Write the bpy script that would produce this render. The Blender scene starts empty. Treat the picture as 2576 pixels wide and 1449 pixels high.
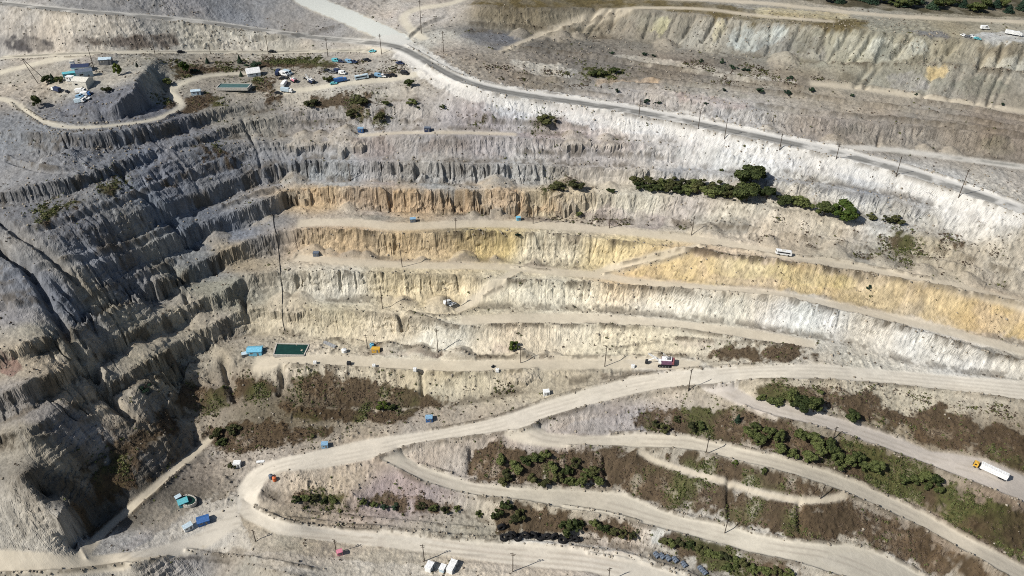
# Open pit mine seen from a drone: terraced walls, haul roads, scrub, poles, vehicles and sheds.
import bpy, bmesh, math, random
import numpy as np
from mathutils import Vector, Matrix, Euler

random.seed(7)
RNG = np.random.default_rng(11)
rad = math.radians

# ------------------------------------------------------------------ camera model (survey units of the plan: 2576 x 1449)
W, Hh = 2576.0, 1449.0
HFOV, PITCH, HC = rad(65.0), rad(35.0), 330.0
F = (W / 2) / math.tan(HFOV / 2)
cp, sp = math.cos(PITCH), math.sin(PITCH)

def ray(x, y):
    xr = (np.asarray(x, float) - W / 2) / F
    yu = -(np.asarray(y, float) - Hh / 2) / F
    return xr, cp + yu * sp, -sp + yu * cp

def unproj(x, y, z):
    dx, dy, dz = ray(x, y)
    t = (HC - np.asarray(z, float)) / (-dz)
    return dx * t, dy * t

def proj(X, Y, Z):
    Zc = np.asarray(Z, float) - HC
    fw = Y * cp - Zc * sp
    up = Y * sp + Zc * cp
    return W / 2 + F * X / fw, Hh / 2 - F * up / fw

# ------------------------------------------------------------------ crest and toe lines of the benches
# each line: points of the plan, and the slope (degrees) of the ground just below it
E = [(-400, 2976)]
LINES = {}
def line(name, pts, a, full=None):
    LINES[name] = (pts, a)

line('far', [(-400, -75), (2976, -75)], [(0, 30), (600, 24), (900, 6), (1200, 3), (1500, 2), (2576, 2)])
line('spoil_crest', [(1190, 12), (1275, 17), (1480, 20), (1574, 23), (1717, 32), (1945, 58), (2165, 74), (2296, 92), (2576, 106), (2976, 130)], 36)
line('spoil_toe', [(1170, 78), (1275, 84), (1390, 92), (1535, 95), (1665, 109), (1743, 127), (1905, 142), (2000, 152), (2087, 160), (2217, 168), (2400, 164), (2576, 187), (2976, 215)],
     [(1200, 7), (1900, 8), (2060, 14), (2200, 30), (2976, 30)])
line('spoil_track', [(1930, 194), (2048, 207), (2139, 218), (2296, 241), (2576, 280), (2976, 330)], 14)
line('upper_crest', [(1560, 228), (1700, 243), (1905, 283), (2061, 298), (2165, 308), (2374, 326), (2480, 336), (2976, 380)], 34)
line('upper_toe', [(1560, 258), (1700, 284), (1905, 324), (2061, 352), (2243, 371), (2374, 382), (2480, 400), (2976, 465)], 4)
RD_TOP = [(-400, -32), (0, 8), (156, 25), (365, 40), (521, 56), (671, 77), (800, 95), (977, 110), (1022, 124), (1074, 154), (1139, 193), (1217, 220), (1315, 238),
          (1431, 254), (1535, 269), (1665, 291), (1795, 319), (1945, 350), (2113, 386), (2217, 413), (2321, 442), (2426, 478), (2576, 530), (2976, 670)]
def off(pts, d0, d1=None):
    d1 = d0 if d1 is None else d1
    n = len(pts)
    return [(p[0], p[1] + d0 + (d1 - d0) * i / (n - 1)) for i, p in enumerate(pts)]
line('top_road_a', off(RD_TOP, -6, -15), 1)
line('top_road_b', off(RD_TOP, 7, 14), [(0, 38), (700, 34), (930, 20), (1010, 12), (1100, 25), (1200, 40), (2976, 40)])
RD_SEC = [(-400, 165), (0, 145), (182, 135), (391, 130), (671, 131), (800, 129), (930, 127)]
line('second_road_a', off(RD_SEC, -5), 0)
line('second_road_b', off(RD_SEC, 6), 6)
line('c4', [(-400, 335), (0, 330), (130, 335), (200, 343), (333, 325), (443, 303), (547, 272), (640, 262), (735, 247), (840, 229), (950, 222), (1040, 212)],
     [(0, 40), (200, 70), (540, 66), (660, 35), (1100, 28)])
line('t4', [(-400, 365), (0, 352), (130, 362), (203, 373), (273, 380), (338, 367), (455, 332), (560, 300), (640, 283), (735, 268), (800, 260), (900, 255), (1000, 252), (1060, 250)], 8)
line('c5', [(-400, 540), (-50, 500), (26, 484), (94, 462), (156, 454), (216, 433), (286, 412), (365, 384), (443, 360), (495, 350), (560, 320), (640, 305), (700, 293), (761, 281), (852, 268), (930, 268), (1000, 264), (1060, 261)],
     [(0, 62), (90, 75), (540, 72), (680, 44), (1100, 42)])
line('t5', [(-400, 555), (-50, 520), (26, 513), (99, 506), (182, 488), (234, 467), (300, 440), (378, 411), (417, 386), (469, 370), (560, 350), (640, 341), (740, 342), (839, 339), (904, 332), (1009, 326), (1165, 328), (1315, 331), (1450, 340), (1600, 354), (1720, 362)], 6)
line('c6', [(-400, 610), (-50, 578), (40, 560), (100, 545), (180, 520), (240, 500), (300, 464), (350, 440), (420, 404), (469, 384), (560, 364), (640, 357), (740, 358), (839, 354), (904, 349), (1009, 341), (1165, 343), (1315, 348), (1450, 354), (1600, 364), (1720, 370)],
     [(0, 29), (500, 30), (680, 42), (2000, 42)])
line('t6', [(610, 433), (671, 415), (720, 402), (800, 398), (1000, 402), (1275, 407), (1450, 413), (1587, 419), (1795, 424), (1931, 440), (2061, 456), (2243, 488), (2350, 517)], 4)
line('c7', [(-400, 690), (-50, 655), (0, 640), (60, 620), (110, 597), (180, 585), (265, 560), (330, 535), (400, 515), (482, 490), (534, 475), (586, 452), (640, 430), (671, 421), (720, 411), (800, 407), (1000, 411), (1275, 416), (1450, 422), (1587, 430), (1795, 436), (1931, 452), (2061, 470), (2243, 503), (2350, 532)],
     [(0, 38), (300, 48), (480, 76), (660, 70), (800, 64), (1500, 60), (1750, 42), (2400, 38)])
line('t7', [(-400, 720), (-50, 690), (0, 682), (110, 652), (180, 640), (265, 618), (320, 603), (400, 570), (482, 528), (534, 512), (570, 497), (640, 468), (690, 458), (720, 455), (800, 452), (900, 455), (1000, 459), (1150, 461), (1275, 461), (1450, 464), (1587, 468), (1795, 472), (1931, 490), (2061, 515), (2165, 540), (2243, 557), (2350, 582), (2450, 610)],
     [(0, 27), (320, 26), (480, 13), (640, 6), (2000, 5)])
line('c8', [(-400, 760), (0, 716), (130, 690), (260, 655), (300, 640), (404, 597), (443, 588), (495, 563), (573, 540), (640, 515), (671, 505), (700, 493), (730, 479), (842, 474), (956, 475), (1050, 479), (1315, 484), (1431, 487), (1665, 492), (1847, 503), (1931, 520), (2061, 546), (2165, 560), (2300, 590), (2400, 612), (2460, 630)],
     [(0, 38), (300, 50), (480, 76), (730, 72), (1450, 66), (1600, 50), (1750, 33), (2500, 30)])
line('t8', [(-400, 800), (0, 755), (130, 728), (260, 692), (318, 674), (443, 632), (508, 609), (573, 586), (640, 566), (690, 546), (730, 520), (748, 514), (904, 525), (1050, 535), (1315, 543), (1457, 548), (1665, 563), (1730, 571), (1913, 607), (2035, 623), (2217, 657), (2374, 689), (2504, 720), (2576, 740), (2976, 850)],
     [(0, 24), (300, 22), (480, 12), (680, 4), (2976, 2)])
line('c9', [(-400, 1000), (-50, 905), (20, 885), (65, 866), (156, 826), (182, 803), (260, 771), (339, 738), (378, 708), (443, 685), (508, 656), (573, 628), (625, 607), (671, 594), (700, 582), (731, 577), (850, 581), (1000, 589), (1100, 592), (1275, 586), (1400, 598), (1561, 609), (1650, 618), (1756, 635), (1905, 652), (1996, 662), (2165, 686), (2322, 714), (2452, 739), (2576, 767), (2976, 880)],
     [(0, 70), (150, 76), (640, 75), (700, 70), (760, 58), (1250, 56), (1500, 48), (1640, 32), (2976, 36)])
line('t9', [(-400, 1050), (-50, 945), (75, 900), (135, 882), (195, 852), (260, 827), (339, 779), (417, 753), (448, 732), (495, 711), (573, 672), (640, 647), (696, 640), (756, 632), (878, 644), (1035, 655), (1269, 658), (1379, 667), (1509, 672), (1560, 690), (1613, 703), (1795, 719), (1905, 729), (2087, 755), (2243, 793), (2400, 830), (2576, 862), (2976, 975)],
     [(0, 8), (400, 9), (680, 5), (800, 2), (2976, 2)])
line('c10', [(-400, 1090), (-50, 1010), (0, 993), (52, 972), (91, 957), (182, 915), (221, 886), (273, 865), (326, 836), (391, 808), (456, 777), (508, 756), (573, 731), (600, 704), (644, 690), (748, 682), (826, 681), (956, 686), (1061, 693), (1160, 692), (1206, 700), (1275, 706), (1431, 711), (1613, 724), (1945, 744), (2061, 773), (2191, 802), (2348, 846), (2504, 893), (2576, 910), (2976, 1010)],
     [(0, 68), (200, 70), (600, 66), (700, 56), (1100, 50), (1280, 42), (1900, 42), (2976, 38)])
line('t10', [(-400, 1150), (-50, 1075), (0, 1062), (65, 1036), (130, 990), (221, 952), (260, 915), (326, 881), (404, 842), (469, 812), (534, 787), (600, 766), (680, 752), (761, 750), (878, 753), (983, 758), (1113, 767), (1250, 771), (1380, 775), (1483, 779), (1665, 793), (1821, 811), (1905, 824), (2061, 847), (2165, 872), (2300, 915), (2400, 932), (2576, 948), (2976, 1050)],
     [(0, 8), (560, 8), (700, 3), (2976, 2)])
line('c11', [(-400, 1170), (-50, 1110), (0, 1100), (52, 1082), (104, 1060), (169, 1022), (221, 990), (294, 957), (352, 922), (443, 868), (495, 842), (547, 812), (599, 787), (630, 778), (700, 774), (800, 774), (930, 787), (1009, 793), (1139, 823), (1178, 822), (1315, 814), (1483, 820), (1587, 821), (1717, 827), (1873, 855), (1945, 866), (2061, 882), (2150, 900)],
     [(0, 62), (250, 66), (600, 66), (700, 48), (1000, 44), (1300, 34), (1700, 26), (2200, 16)])
line('t11', [(-400, 1200), (-50, 1137), (0, 1127), (78, 1098), (156, 1050), (221, 1015), (292, 987), (339, 962), (430, 914), (495, 888), (586, 852), (625, 840), (717, 833), (800, 852), (904, 866), (1009, 877), (1113, 895), (1217, 902), (1315, 905), (1431, 903), (1587, 903), (1730, 898), (1800, 910), (1945, 908), (2061, 906), (2160, 913)],
     [(0, 26), (230, 24), (330, 12), (560, 10), (640, 2), (2200, 1)])
line('c12', [(330, 990), (409, 932), (469, 906), (540, 903), (590, 915), (644, 924), (761, 918), (878, 926), (1035, 934), (1165, 941), (1269, 933), (1353, 929), (1483, 931), (1535, 924), (1620, 925)],
     [(330, 34), (560, 34), (660, 36), (1300, 34), (1640, 20)])
line('t12', [(390, 1050), (440, 1052), (510, 1040), (580, 1005), (644, 996), (748, 1008), (878, 1020), (983, 1026), (1087, 1014), (1165, 1011), (1269, 991), (1353, 975), (1457, 955), (1587, 942), (1640, 936)],
     [(390, 14), (600, 12), (1100, 10), (1640, 8)])
HU = [(599, 1228), (625, 1190), (671, 1163), (722, 1149), (800, 1133), (930, 1104), (1087, 1084), (1200, 1063), (1275, 1044), (1353, 1016), (1457, 984), (1587, 950), (1717, 931), (1905, 922), (2061, 916), (2217, 929), (2400, 946), (2576, 957), (2976, 1060)]
HL = [(648, 1250), (662, 1219), (678, 1199), (709, 1187), (826, 1176), (943, 1154), (1022, 1122), (1165, 1100), (1315, 1082), (1353, 1062), (1405, 1043), (1535, 1009), (1652, 982), (1717, 973), (1830, 967), (1905, 953), (2061, 955), (2217, 965), (2400, 986), (2576, 1006), (2976, 1120)]
line('haul_u', HU, 0)
line('haul_l', HL, [(640, 30), (1000, 34), (1200, 30), (1400, 30), (1800, 24), (2976, 24)])
LU = [(615, 1258), (640, 1275), (670, 1292), (722, 1314), (826, 1329), (983, 1337), (1139, 1360), (1315, 1366), (1483, 1383), (1613, 1404), (1717, 1440), (1770, 1462), (1900, 1520)]
line('low_u', LU, 0.5)
line('t13', [(662, 1238), (722, 1264), (850, 1276), (1022, 1287), (1165, 1292), (1205, 1308), (1245, 1338), (1300, 1350), (1450, 1357), (1613, 1386), (1717, 1421), (1800, 1450), (1940, 1510)], 6)
B3U = [(1006, 1133), (1022, 1150), (1060, 1172), (1113, 1190), (1191, 1216), (1315, 1228), (1431, 1232), (1535, 1236), (1580, 1245), (1640, 1275), (1717, 1302), (1821, 1318), (1905, 1345), (2000, 1362), (2080, 1368), (2150, 1371), (2230, 1397), (2330, 1452), (2440, 1520)]
B3L = [(955, 1158), (1000, 1180), (1060, 1212), (1113, 1229), (1191, 1251), (1315, 1259), (1431, 1286), (1535, 1298), (1613, 1320), (1717, 1347), (1821, 1374), (1905, 1399), (2000, 1415), (2110, 1452), (2290, 1520)]
line('b3_u', B3U, 0)
line('b3_l', B3L, 33)
B2U = [(1356, 1072), (1379, 1088), (1431, 1097), (1535, 1095), (1600, 1090), (1700, 1094), (1743, 1101), (1873, 1129), (1945, 1145), (2009, 1162), (2113, 1195), (2217, 1240), (2322, 1288), (2426, 1347), (2576, 1424), (2760, 1520)]
B2L = [(1310, 1096), (1353, 1113), (1431, 1122), (1535, 1125), (1613, 1128), (1743, 1132), (1873, 1166), (1945, 1183), (2009, 1201), (2113, 1236), (2217, 1281), (2322, 1331), (2426, 1391), (2540, 1452), (2660, 1520)]
line('b2_u', B2U, 0)
line('b2_l', B2L, [(1300, 30), (1500, 36), (2700, 33)])
B1U = [(1842, 968), (1873, 988), (1905, 1005), (2035, 1030), (2139, 1060), (2270, 1105), (2340, 1135), (2400, 1141), (2480, 1156), (2576, 1197), (2976, 1370)]
B1L = [(1800, 982), (1830, 1000), (1873, 1021), (1945, 1049), (2035, 1067), (2139, 1099), (2270, 1146), (2400, 1197), (2480, 1227), (2576, 1267), (2976, 1440)]
line('b1_u', B1U, 0)
line('b1_l', B1L, [(1800, 24), (1950, 30), (2976, 30)])
line('c13', [(40, 1200), (65, 1190), (156, 1150), (208, 1122), (260, 1090), (320, 1062), (375, 1056)], 42)
line('t13b', [(110, 1255), (208, 1180), (300, 1135), (360, 1108), (400, 1090)], 14)
line('c14', [(140, 1300), (182, 1266), (273, 1188), (365, 1130), (420, 1096)], 38)
line('t14', [(185, 1388), (230, 1335), (290, 1282), (339, 1250), (417, 1187), (495, 1124), (535, 1092)], [(100, 3), (540, 3)])
line('low_c', [(330, 1422), (400, 1404), (443, 1401), (560, 1410), (671, 1431), (760, 1454)], 38)
line('near', [(-400, 1580), (2976, 1580)], 1)

NAMES = list(LINES)
def yline(name, x):
    p = np.array(LINES[name][0], float)
    return np.interp(x, p[:, 0], p[:, 1])
def aline(name, x):
    a = LINES[name][1]
    if not isinstance(a, list):
        return float(a)
    a = np.array(a, float)
    return float(np.interp(x, a[:, 0], a[:, 1]))

def solve_heights(step=28.0, verbose=False):
    xs = np.arange(-400, 2977, step)
    idx, n = {}, 0
    for nm in NAMES:
        p = LINES[nm][0]
        for k, x in enumerate(xs):
            if p[0][0] - step * .5 <= x <= p[-1][0] + step * .5:
                idx[nm, k] = n; n += 1
    rows, cols, vals, rhs = [], [], [], []
    r = 0
    def eq(terms, b, w):
        nonlocal r
        for c, v in terms:
            rows.append(r); cols.append(c); vals.append(v * w)
        rhs.append(b * w); r += 1
    for k, x in enumerate(xs):
        col = sorted([(float(yline(nm, x)), nm) for nm in NAMES if (nm, k) in idx])
        for (y0, u), (y1, l) in zip(col[:-1], col[1:]):
            _, dY0, dZ0 = ray(x, y0); _, dY1, dZ1 = ray(x, y1)
            k0, k1 = dY0 / -dZ0, dY1 / -dZ1
            s = math.tan(rad(aline(u, x)))
            # z0 - z1 = s*((HC-z0)k0 - (HC-z1)k1)
            nrm = 1.0 / math.sqrt((1 + s * k0) ** 2 + (1 + s * k1) ** 2) * 2
            if y1 - y0 < 3: nrm *= .6
            eq([(idx[u, k], 1 + s * k0), (idx[l, k], -(1 + s * k1))], s * HC * (k0 - k1), nrm)
    for nm in NAMES:
        road = nm.startswith(('haul', 'low', 'b1', 'b2', 'b3', 'top_road', 'second'))
        w1 = .25 if road else .35
        for k in range(len(xs)):
            if (nm, k) in idx and (nm, k + 1) in idx:
                eq([(idx[nm, k + 1], 1), (idx[nm, k], -1)], 0, w1)
            if (nm, k) in idx and (nm, k + 1) in idx and (nm, k + 2) in idx:
                eq([(idx[nm, k], 1), (idx[nm, k + 1], -2), (idx[nm, k + 2], 1)], 0, 1.6 if road else .8)
    for k in range(len(xs)):
        eq([(idx['near', k], 1)], -24 * math.exp(-((xs[k] - 520) / 170) ** 2), 3)
    A = np.zeros((n, n)); b = np.zeros(n)
    rows = np.array(rows); cols = np.array(cols); vals = np.array(vals); rhs = np.array(rhs)
    order = np.argsort(rows, kind='stable'); rows = rows[order]; cols = cols[order]; vals = vals[order]
    start = np.searchsorted(rows, np.arange(r)); end = np.append(start[1:], len(rows))
    cnt = end - start
    for m in (1, 2, 3):
        sel = np.where(cnt == m)[0]
        if not len(sel): continue
        ii = start[sel][:, None] + np.arange(m)
        c = cols[ii]; v = vals[ii]
        for i in range(m):
            np.add.at(b, c[:, i], v[:, i] * rhs[sel])
            for j in range(m):
                np.add.at(A, (c[:, i], c[:, j]), v[:, i] * v[:, j])
    z = np.linalg.solve(A + 1e-9 * np.eye(n), b)
    out = {}
    for nm in NAMES:
        ks = [k for k in range(len(xs)) if (nm, k) in idx]
        out[nm] = (xs[ks], np.array([z[idx[nm, k]] for k in ks]))
    return out
ZL = solve_heights()

def zline(name, x):
    xs, z = ZL[name]
    return np.interp(x, xs, z)
# ------------------------------------------------------------------ ground grid (spacing grows with the distance, as survey density does)
DU = 0.00135
UMAX = 1.30
Y0, Y1 = 150.0, 1150.0
U = np.arange(-UMAX, UMAX + DU / 2, DU)
V = np.arange(math.log(Y0), math.log(Y1), DU)
NU, NV = len(U), len(V)
GY = (np.exp(V)[:, None] * np.ones((1, NU))).astype(np.float32)
GX = (GY * U[None, :]).astype(np.float32)
CELL = GY * DU                                   # metres per grid step

def to_idx(X, Y):
    return (np.asarray(X) / np.asarray(Y) + UMAX) / DU, (np.log(np.maximum(np.asarray(Y), 1.0)) - math.log(Y0)) / DU

def bil(A, iu, iv):
    iu = np.clip(iu, 0, NU - 1.001); iv = np.clip(iv, 0, NV - 1.001)
    a = iu.astype(np.int32); b = iv.astype(np.int32)
    fu = iu - a; fv = iv - b
    return (A[b, a] * (1 - fu) + A[b, a + 1] * fu) * (1 - fv) + (A[b + 1, a] * (1 - fu) + A[b + 1, a + 1] * fu) * fv

def blur(A, s):
    if s <= 0: return A
    if s > 6:                                    # three box passes
        r = max(1, int(round(s * math.sqrt(12 / 3.0) / 2)))
        for _ in range(3):
            for ax in (0, 1):
                n = A.shape[ax]
                pad = [(0, 0), (0, 0)]; pad[ax] = (r + 1, r)
                c = np.cumsum(np.pad(A, pad, mode='edge'), axis=ax, dtype=np.float64)
                hi = np.take(c, np.arange(2 * r + 1, n + 2 * r + 1), axis=ax); lo = np.take(c, np.arange(0, n), axis=ax)
                A = ((hi - lo) / (2 * r + 1)).astype(np.float32)
        return A
    r = int(math.ceil(s * 3))
    k = np.exp(-.5 * (np.arange(-r, r + 1) / s) ** 2); k /= k.sum()
    for ax in (0, 1):
        n = A.shape[ax]
        pad = [(0, 0), (0, 0)]; pad[ax] = (r, r)
        P = np.pad(A, pad, mode='edge'); o = np.zeros_like(A)
        for i, w in enumerate(k):
            o += np.float32(w) * (P[i:i + n] if ax == 0 else P[:, i:i + n])
        A = o
    return A

def hash2(ix, iy, seed):
    h = (ix.astype(np.uint32) * np.uint32(374761393) + iy.astype(np.uint32) * np.uint32(668265263) + np.uint32(seed * 974711 % 4294967291))
    h = (h ^ (h >> np.uint32(13))) * np.uint32(1274126177)
    h ^= h >> np.uint32(16)
    return (h & np.uint32(0xffffff)).astype(np.float32) / np.float32(0xffffff)

def vnoise(X, Y, lam, seed):
    """value noise in -1..1 with feature size lam (metres)"""
    x = X / lam + 1000; y = Y / lam + 1000
    ix = np.floor(x); iy = np.floor(y)
    fx = (x - ix).astype(np.float32); fy = (y - iy).astype(np.float32)
    fx = fx * fx * (3 - 2 * fx); fy = fy * fy * (3 - 2 * fy)
    ix = ix.astype(np.int32); iy = iy.astype(np.int32)
    a = hash2(ix, iy, seed); b = hash2(ix + 1, iy, seed); c = hash2(ix, iy + 1, seed); d = hash2(ix + 1, iy + 1, seed)
    return ((a * (1 - fx) + b * fx) * (1 - fy) + (c * (1 - fx) + d * fx) * fy) * 2 - 1

def fbm(X, Y, lam, seed, octv=3, gain=.5):
    o = 0; g = 1; t = 0
    for k in range(octv):
        o = o + g * vnoise(X, Y, lam / 2 ** k, seed + 17 * k); t += g; g *= gain
    return o / t

def sstep(x, a, b):
    t = np.clip((x - a) / (b - a), 0, 1)
    return t * t * (3 - 2 * t)

# --- constraints from the crest and toe lines
def membrane(Cs, Cw, init=None):
    """heights between the lines: relaxed coarse to fine"""
    levels = [(Cs, Cw)]
    while min(levels[-1][0].shape) > 24:
        s, w = levels[-1]
        h, ww = s.shape
        s = np.pad(s, ((0, h % 2), (0, ww % 2))); w = np.pad(w, ((0, h % 2), (0, ww % 2)))
        f = lambda A: A[0::2, 0::2] + A[1::2, 0::2] + A[0::2, 1::2] + A[1::2, 1::2]
        levels.append((f(s), f(w)))
    Z = None
    for li in range(len(levels) - 1, -1, -1):
        s, w = levels[li]
        fix = w > 0
        val = np.where(fix, s / np.maximum(w, 1e-9), 0).astype(np.float32)
        if Z is None:
            Z = np.full(s.shape, val[fix].mean(), np.float32)
        else:
            Z = np.repeat(np.repeat(Z, 2, 0), 2, 1)[:s.shape[0], :s.shape[1]]
            Z = blur(Z, 1.0)
        Z[fix] = val[fix]
        n = 160 if li > 1 else (70 if li == 1 else 40)
        for it in range(n):
            P = np.pad(Z, 1, mode='edge')
            N = .25 * (P[:-2, 1:-1] + P[2:, 1:-1] + P[1:-1, :-2] + P[1:-1, 2:])
            Z = np.where(fix, val, N)
    return Z

CS = np.zeros((NV, NU)); CW = np.zeros((NV, NU))
def constrain(X, Y, Z, w=1.0):
    iu, iv = to_idx(X, Y)
    a = np.rint(iu).astype(int); b = np.rint(iv).astype(int)
    ok = (a >= 0) & (a < NU) & (b >= 0) & (b < NV)
    np.add.at(CS, (b[ok], a[ok]), np.asarray(Z)[ok] * w); np.add.at(CW, (b[ok], a[ok]), w)

def densify(pts, step):
    p = np.array(pts, float); out = []
    for a, b in zip(p[:-1], p[1:]):
        n = max(1, int(math.ceil(math.hypot(*(b - a)[:2]) / step)))
        out.append(a + (b - a) * np.linspace(0, 1, n, endpoint=False)[:, None])
    out.append(p[-1:]); return np.concatenate(out)

def smooth_pts(pts, it=2):
    p = np.array(pts, float)
    for _ in range(it):                          # corner cutting
        q = np.empty((2 * len(p) - 2, p.shape[1]))
        q[0::2] = p[:-1] * .75 + p[1:] * .25; q[1::2] = p[:-1] * .25 + p[1:] * .75
        p = np.concatenate([p[:1], q, p[-1:]])
    return p

for nm in NAMES:

    q = densify(smooth_pts(LINES[nm][0]), .45)
    z = zline(nm, q[:, 0])
    X, Y = unproj(q[:, 0], q[:, 1], z)
    constrain(X, Y, z)
# a face is a cliff above and a talus apron below: an inner break line between lip and foot
PAIRS = [('c4', 't4'), ('c5', 't5'), ('c6', 't6'), ('c7', 't7'), ('c8', 't8'), ('c9', 't9'), ('c10', 't10'), ('c11', 't11'), ('c12', 't12'), ('upper_crest', 'upper_toe'), ('spoil_crest', 'spoil_toe')]
for c_, t_ in PAIRS:
    x0 = max(LINES[c_][0][0][0], LINES[t_][0][0][0]); x1 = min(LINES[c_][0][-1][0], LINES[t_][0][-1][0])
    xs_ = np.arange(x0, x1, .4)
    pc, pt = np.array(smooth_pts(LINES[c_][0])), np.array(smooth_pts(LINES[t_][0]))
    zc, zt = zline(c_, xs_), zline(t_, xs_)
    Xc, Yc = unproj(xs_, np.interp(xs_, pc[:, 0], pc[:, 1]), zc); Xt, Yt = unproj(xs_, np.interp(xs_, pt[:, 0], pt[:, 1]), zt)
    st_ = np.degrees(np.arctan2(zc - zt, np.maximum(np.hypot(Xc - Xt, Yc - Yt), .1)))
    wob_ = .5 * np.sin(xs_ / 37.0) + .5 * np.sin(xs_ / 91.0 + len(c_))
    fr = .40 - .10 * np.clip((st_ - 35) / 25, 0, 1) + .05 * wob_; fz = fr + np.clip((st_ - 26) / 30, 0, 1) * (.34 + .08 * wob_)
    ok_ = (st_ > 28) & ~((xs_ < 440) & (c_ in ('c6', 'c7', 'c8'))) & (np.hypot(Xc - Xt, Yc - Yt) > 2.0)
    Xm, Ym, Zm = Xc + (Xt - Xc) * fr, Yc + (Yt - Yc) * fr, zc + (zt - zc) * np.minimum(fz, .88)
    constrain(Xm[ok_], Ym[ok_], Zm[ok_])
CS[0, :] = -2; CW[0, :] = 1                      # in front of the frame: level ground
CS[-1, :] = 158; CW[-1, :] = 1
BASE = membrane(CS, CW)

def ground_hit(px, py, Zg=None, dz=0.0):
    """the point of the ground a line of sight meets first (a survey by sighting)"""
    Zg = BASE if Zg is None else Zg
    px = np.atleast_1d(np.asarray(px, float)); py = np.atleast_1d(np.asarray(py, float))
    dx, dy, dzr = ray(px, py)
    dzr = np.minimum(dzr, -1e-3)
    t = np.full(px.shape, 150.0); done = np.zeros(px.shape, bool)
    lo = t.copy()
    ts = np.exp(np.linspace(math.log(150), math.log(1800), 900))
    hit = np.full(px.shape, ts[-1])
    prev = np.full(px.shape, ts[0])
    for tt in ts[1:]:
        iu, iv = to_idx(dx * tt, dy * tt)
        below = (HC + dzr * tt) < bil(Zg, iu, iv) + dz
        new = below & ~done
        hit[new] = tt; done |= new
        prev[~done] = tt
    a, b = prev.copy(), hit.copy()
    for _ in range(18):
        m = (a + b) / 2
        iu, iv = to_idx(dx * m, dy * m)
        below = (HC + dzr * m) < bil(Zg, iu, iv) + dz
        b = np.where(below, m, b); a = np.where(below, a, m)
    X, Y = dx * b, dy * b
    iu, iv = to_idx(X, Y)
    return X, Y, bil(Zg, iu, iv) + dz

# --- mounds, spurs and cuts the bench lines do not carry: plan points and rise above the benches
EXTRA = [
    ([(392, 146), (372, 165), (345, 196), (335, 232), (300, 256), (268, 272)], [5, 11, 14, 13, 11, 6]),      # ridge of the grey spoil mound
    ([(210, 190), (240, 205), (262, 225)], 8), ([(200, 262), (240, 268)], 6),
    ([(432, 206), (418, 250), (370, 280), (290, 306), (262, 306)], 0), ([(120, 240), (140, 275), (200, 300)], 1),
    ([(300, 170), (280, 180)], 4), ([(425, 160), (440, 175)], 2),
    ([(196, 1345), (197, 1372), (215, 1402)], 3),
    ([(262, 926), (255, 962), (285, 1000), (325, 1022)], 3), ([(270, 890), (330, 905), (360, 918)], 1),   # rounded spur beside the chasm
    ([(405, 930), (430, 985), (415, 1040)], 3), ([(470, 935), (520, 960), (545, 1005)], 3),
    ([(500, 845), (560, 875), (590, 910)], 1.5),
    ([(105, 398), (150, 385), (180, 372)], 5), ([(95, 416), (140, 404), (175, 385)], -4),
    ([(415, 225), (440, 262)], -2),
    ([(868, 1262), (884, 1236), (905, 1262)], 4),
    ([(1600, 1135), (1592, 1160)], 3),
]
for pts, dz in EXTRA:
    q = densify(pts, .6)
    if isinstance(dz, list): dz = np.interp(np.linspace(0, 1, len(q)), np.linspace(0, 1, len(dz)), dz)
    X, Y, Z = ground_hit(q[:, 0], q[:, 1], dz=dz)
    iu, iv = to_idx(X, Y)
    a = np.rint(iu).astype(int); b = np.rint(iv).astype(int)
    ok = (a >= 0) & (a < NU) & (b >= 0) & (b < NV)
    for da in (-1, 0, 1):
        for db in (-1, 0, 1):
            bb = np.clip(b + db, 0, NV - 1); aa = np.clip(a + da, 0, NU - 1)
            CS[bb[ok], aa[ok]] = Z[ok]; CW[bb[ok], aa[ok]] = 1.0
BASE = membrane(CS, CW)
BASE = blur(BASE, .8)

# --- polygons and strips of the plan, laid on the ground
def poly_mask(px, X=None):
    """mask of a plan polygon on the ground grid"""
    p = densify(list(px) + [px[0]], 12.0)
    X, Y, _ = ground_hit(p[:, 0], p[:, 1])
    return fill_poly(*to_idx(X, Y))

PADW = 14
def window(iu, iv, pad=PADW):
    b0 = int(max(0, math.floor(iv.min()) - pad)); b1 = int(min(NV, math.ceil(iv.max()) + pad + 1))
    a0 = int(max(0, math.floor(iu.min()) - pad)); a1 = int(min(NU, math.ceil(iu.max()) + pad + 1))
    return b0, max(b0, b1), a0, max(a0, a1)

def fill_poly(iu, iv):
    """(window, mask) of the grid cells inside"""
    b0, b1, a0, a1 = window(iu, iv)
    M = np.zeros((b1 - b0, a1 - a0), bool)
    x0 = iu; y0 = iv; x1 = np.roll(iu, -1); y1 = np.roll(iv, -1)
    for r in range(b0, b1):
        c = ((y0 <= r) & (y1 > r)) | ((y1 <= r) & (y0 > r))
        if not c.any(): continue
        xs = np.sort(x0[c] + (r - y0[c]) / (y1[c] - y0[c]) * (x1[c] - x0[c]))
        for a, b in zip(xs[0::2], xs[1::2]):
            ia = max(a0, int(math.ceil(a))); ib = min(a1 - 1, int(math.floor(b)))
            if ib >= ia: M[r - b0, ia - a0:ib + 1 - a0] = True
    return (slice(b0, b1), slice(a0, a1)), M

def full(wm):
    o = np.zeros((NV, NU), bool); o[wm[0]] |= wm[1]; return o

def strip_mask(px, width, widths=None):
    """strip of given width in metres along a plan polyline"""
    p = densify(smooth_pts(px), 5.0)
    X, Y, _ = ground_hit(p[:, 0], p[:, 1])
    return world_strip(X, Y, width)

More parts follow.
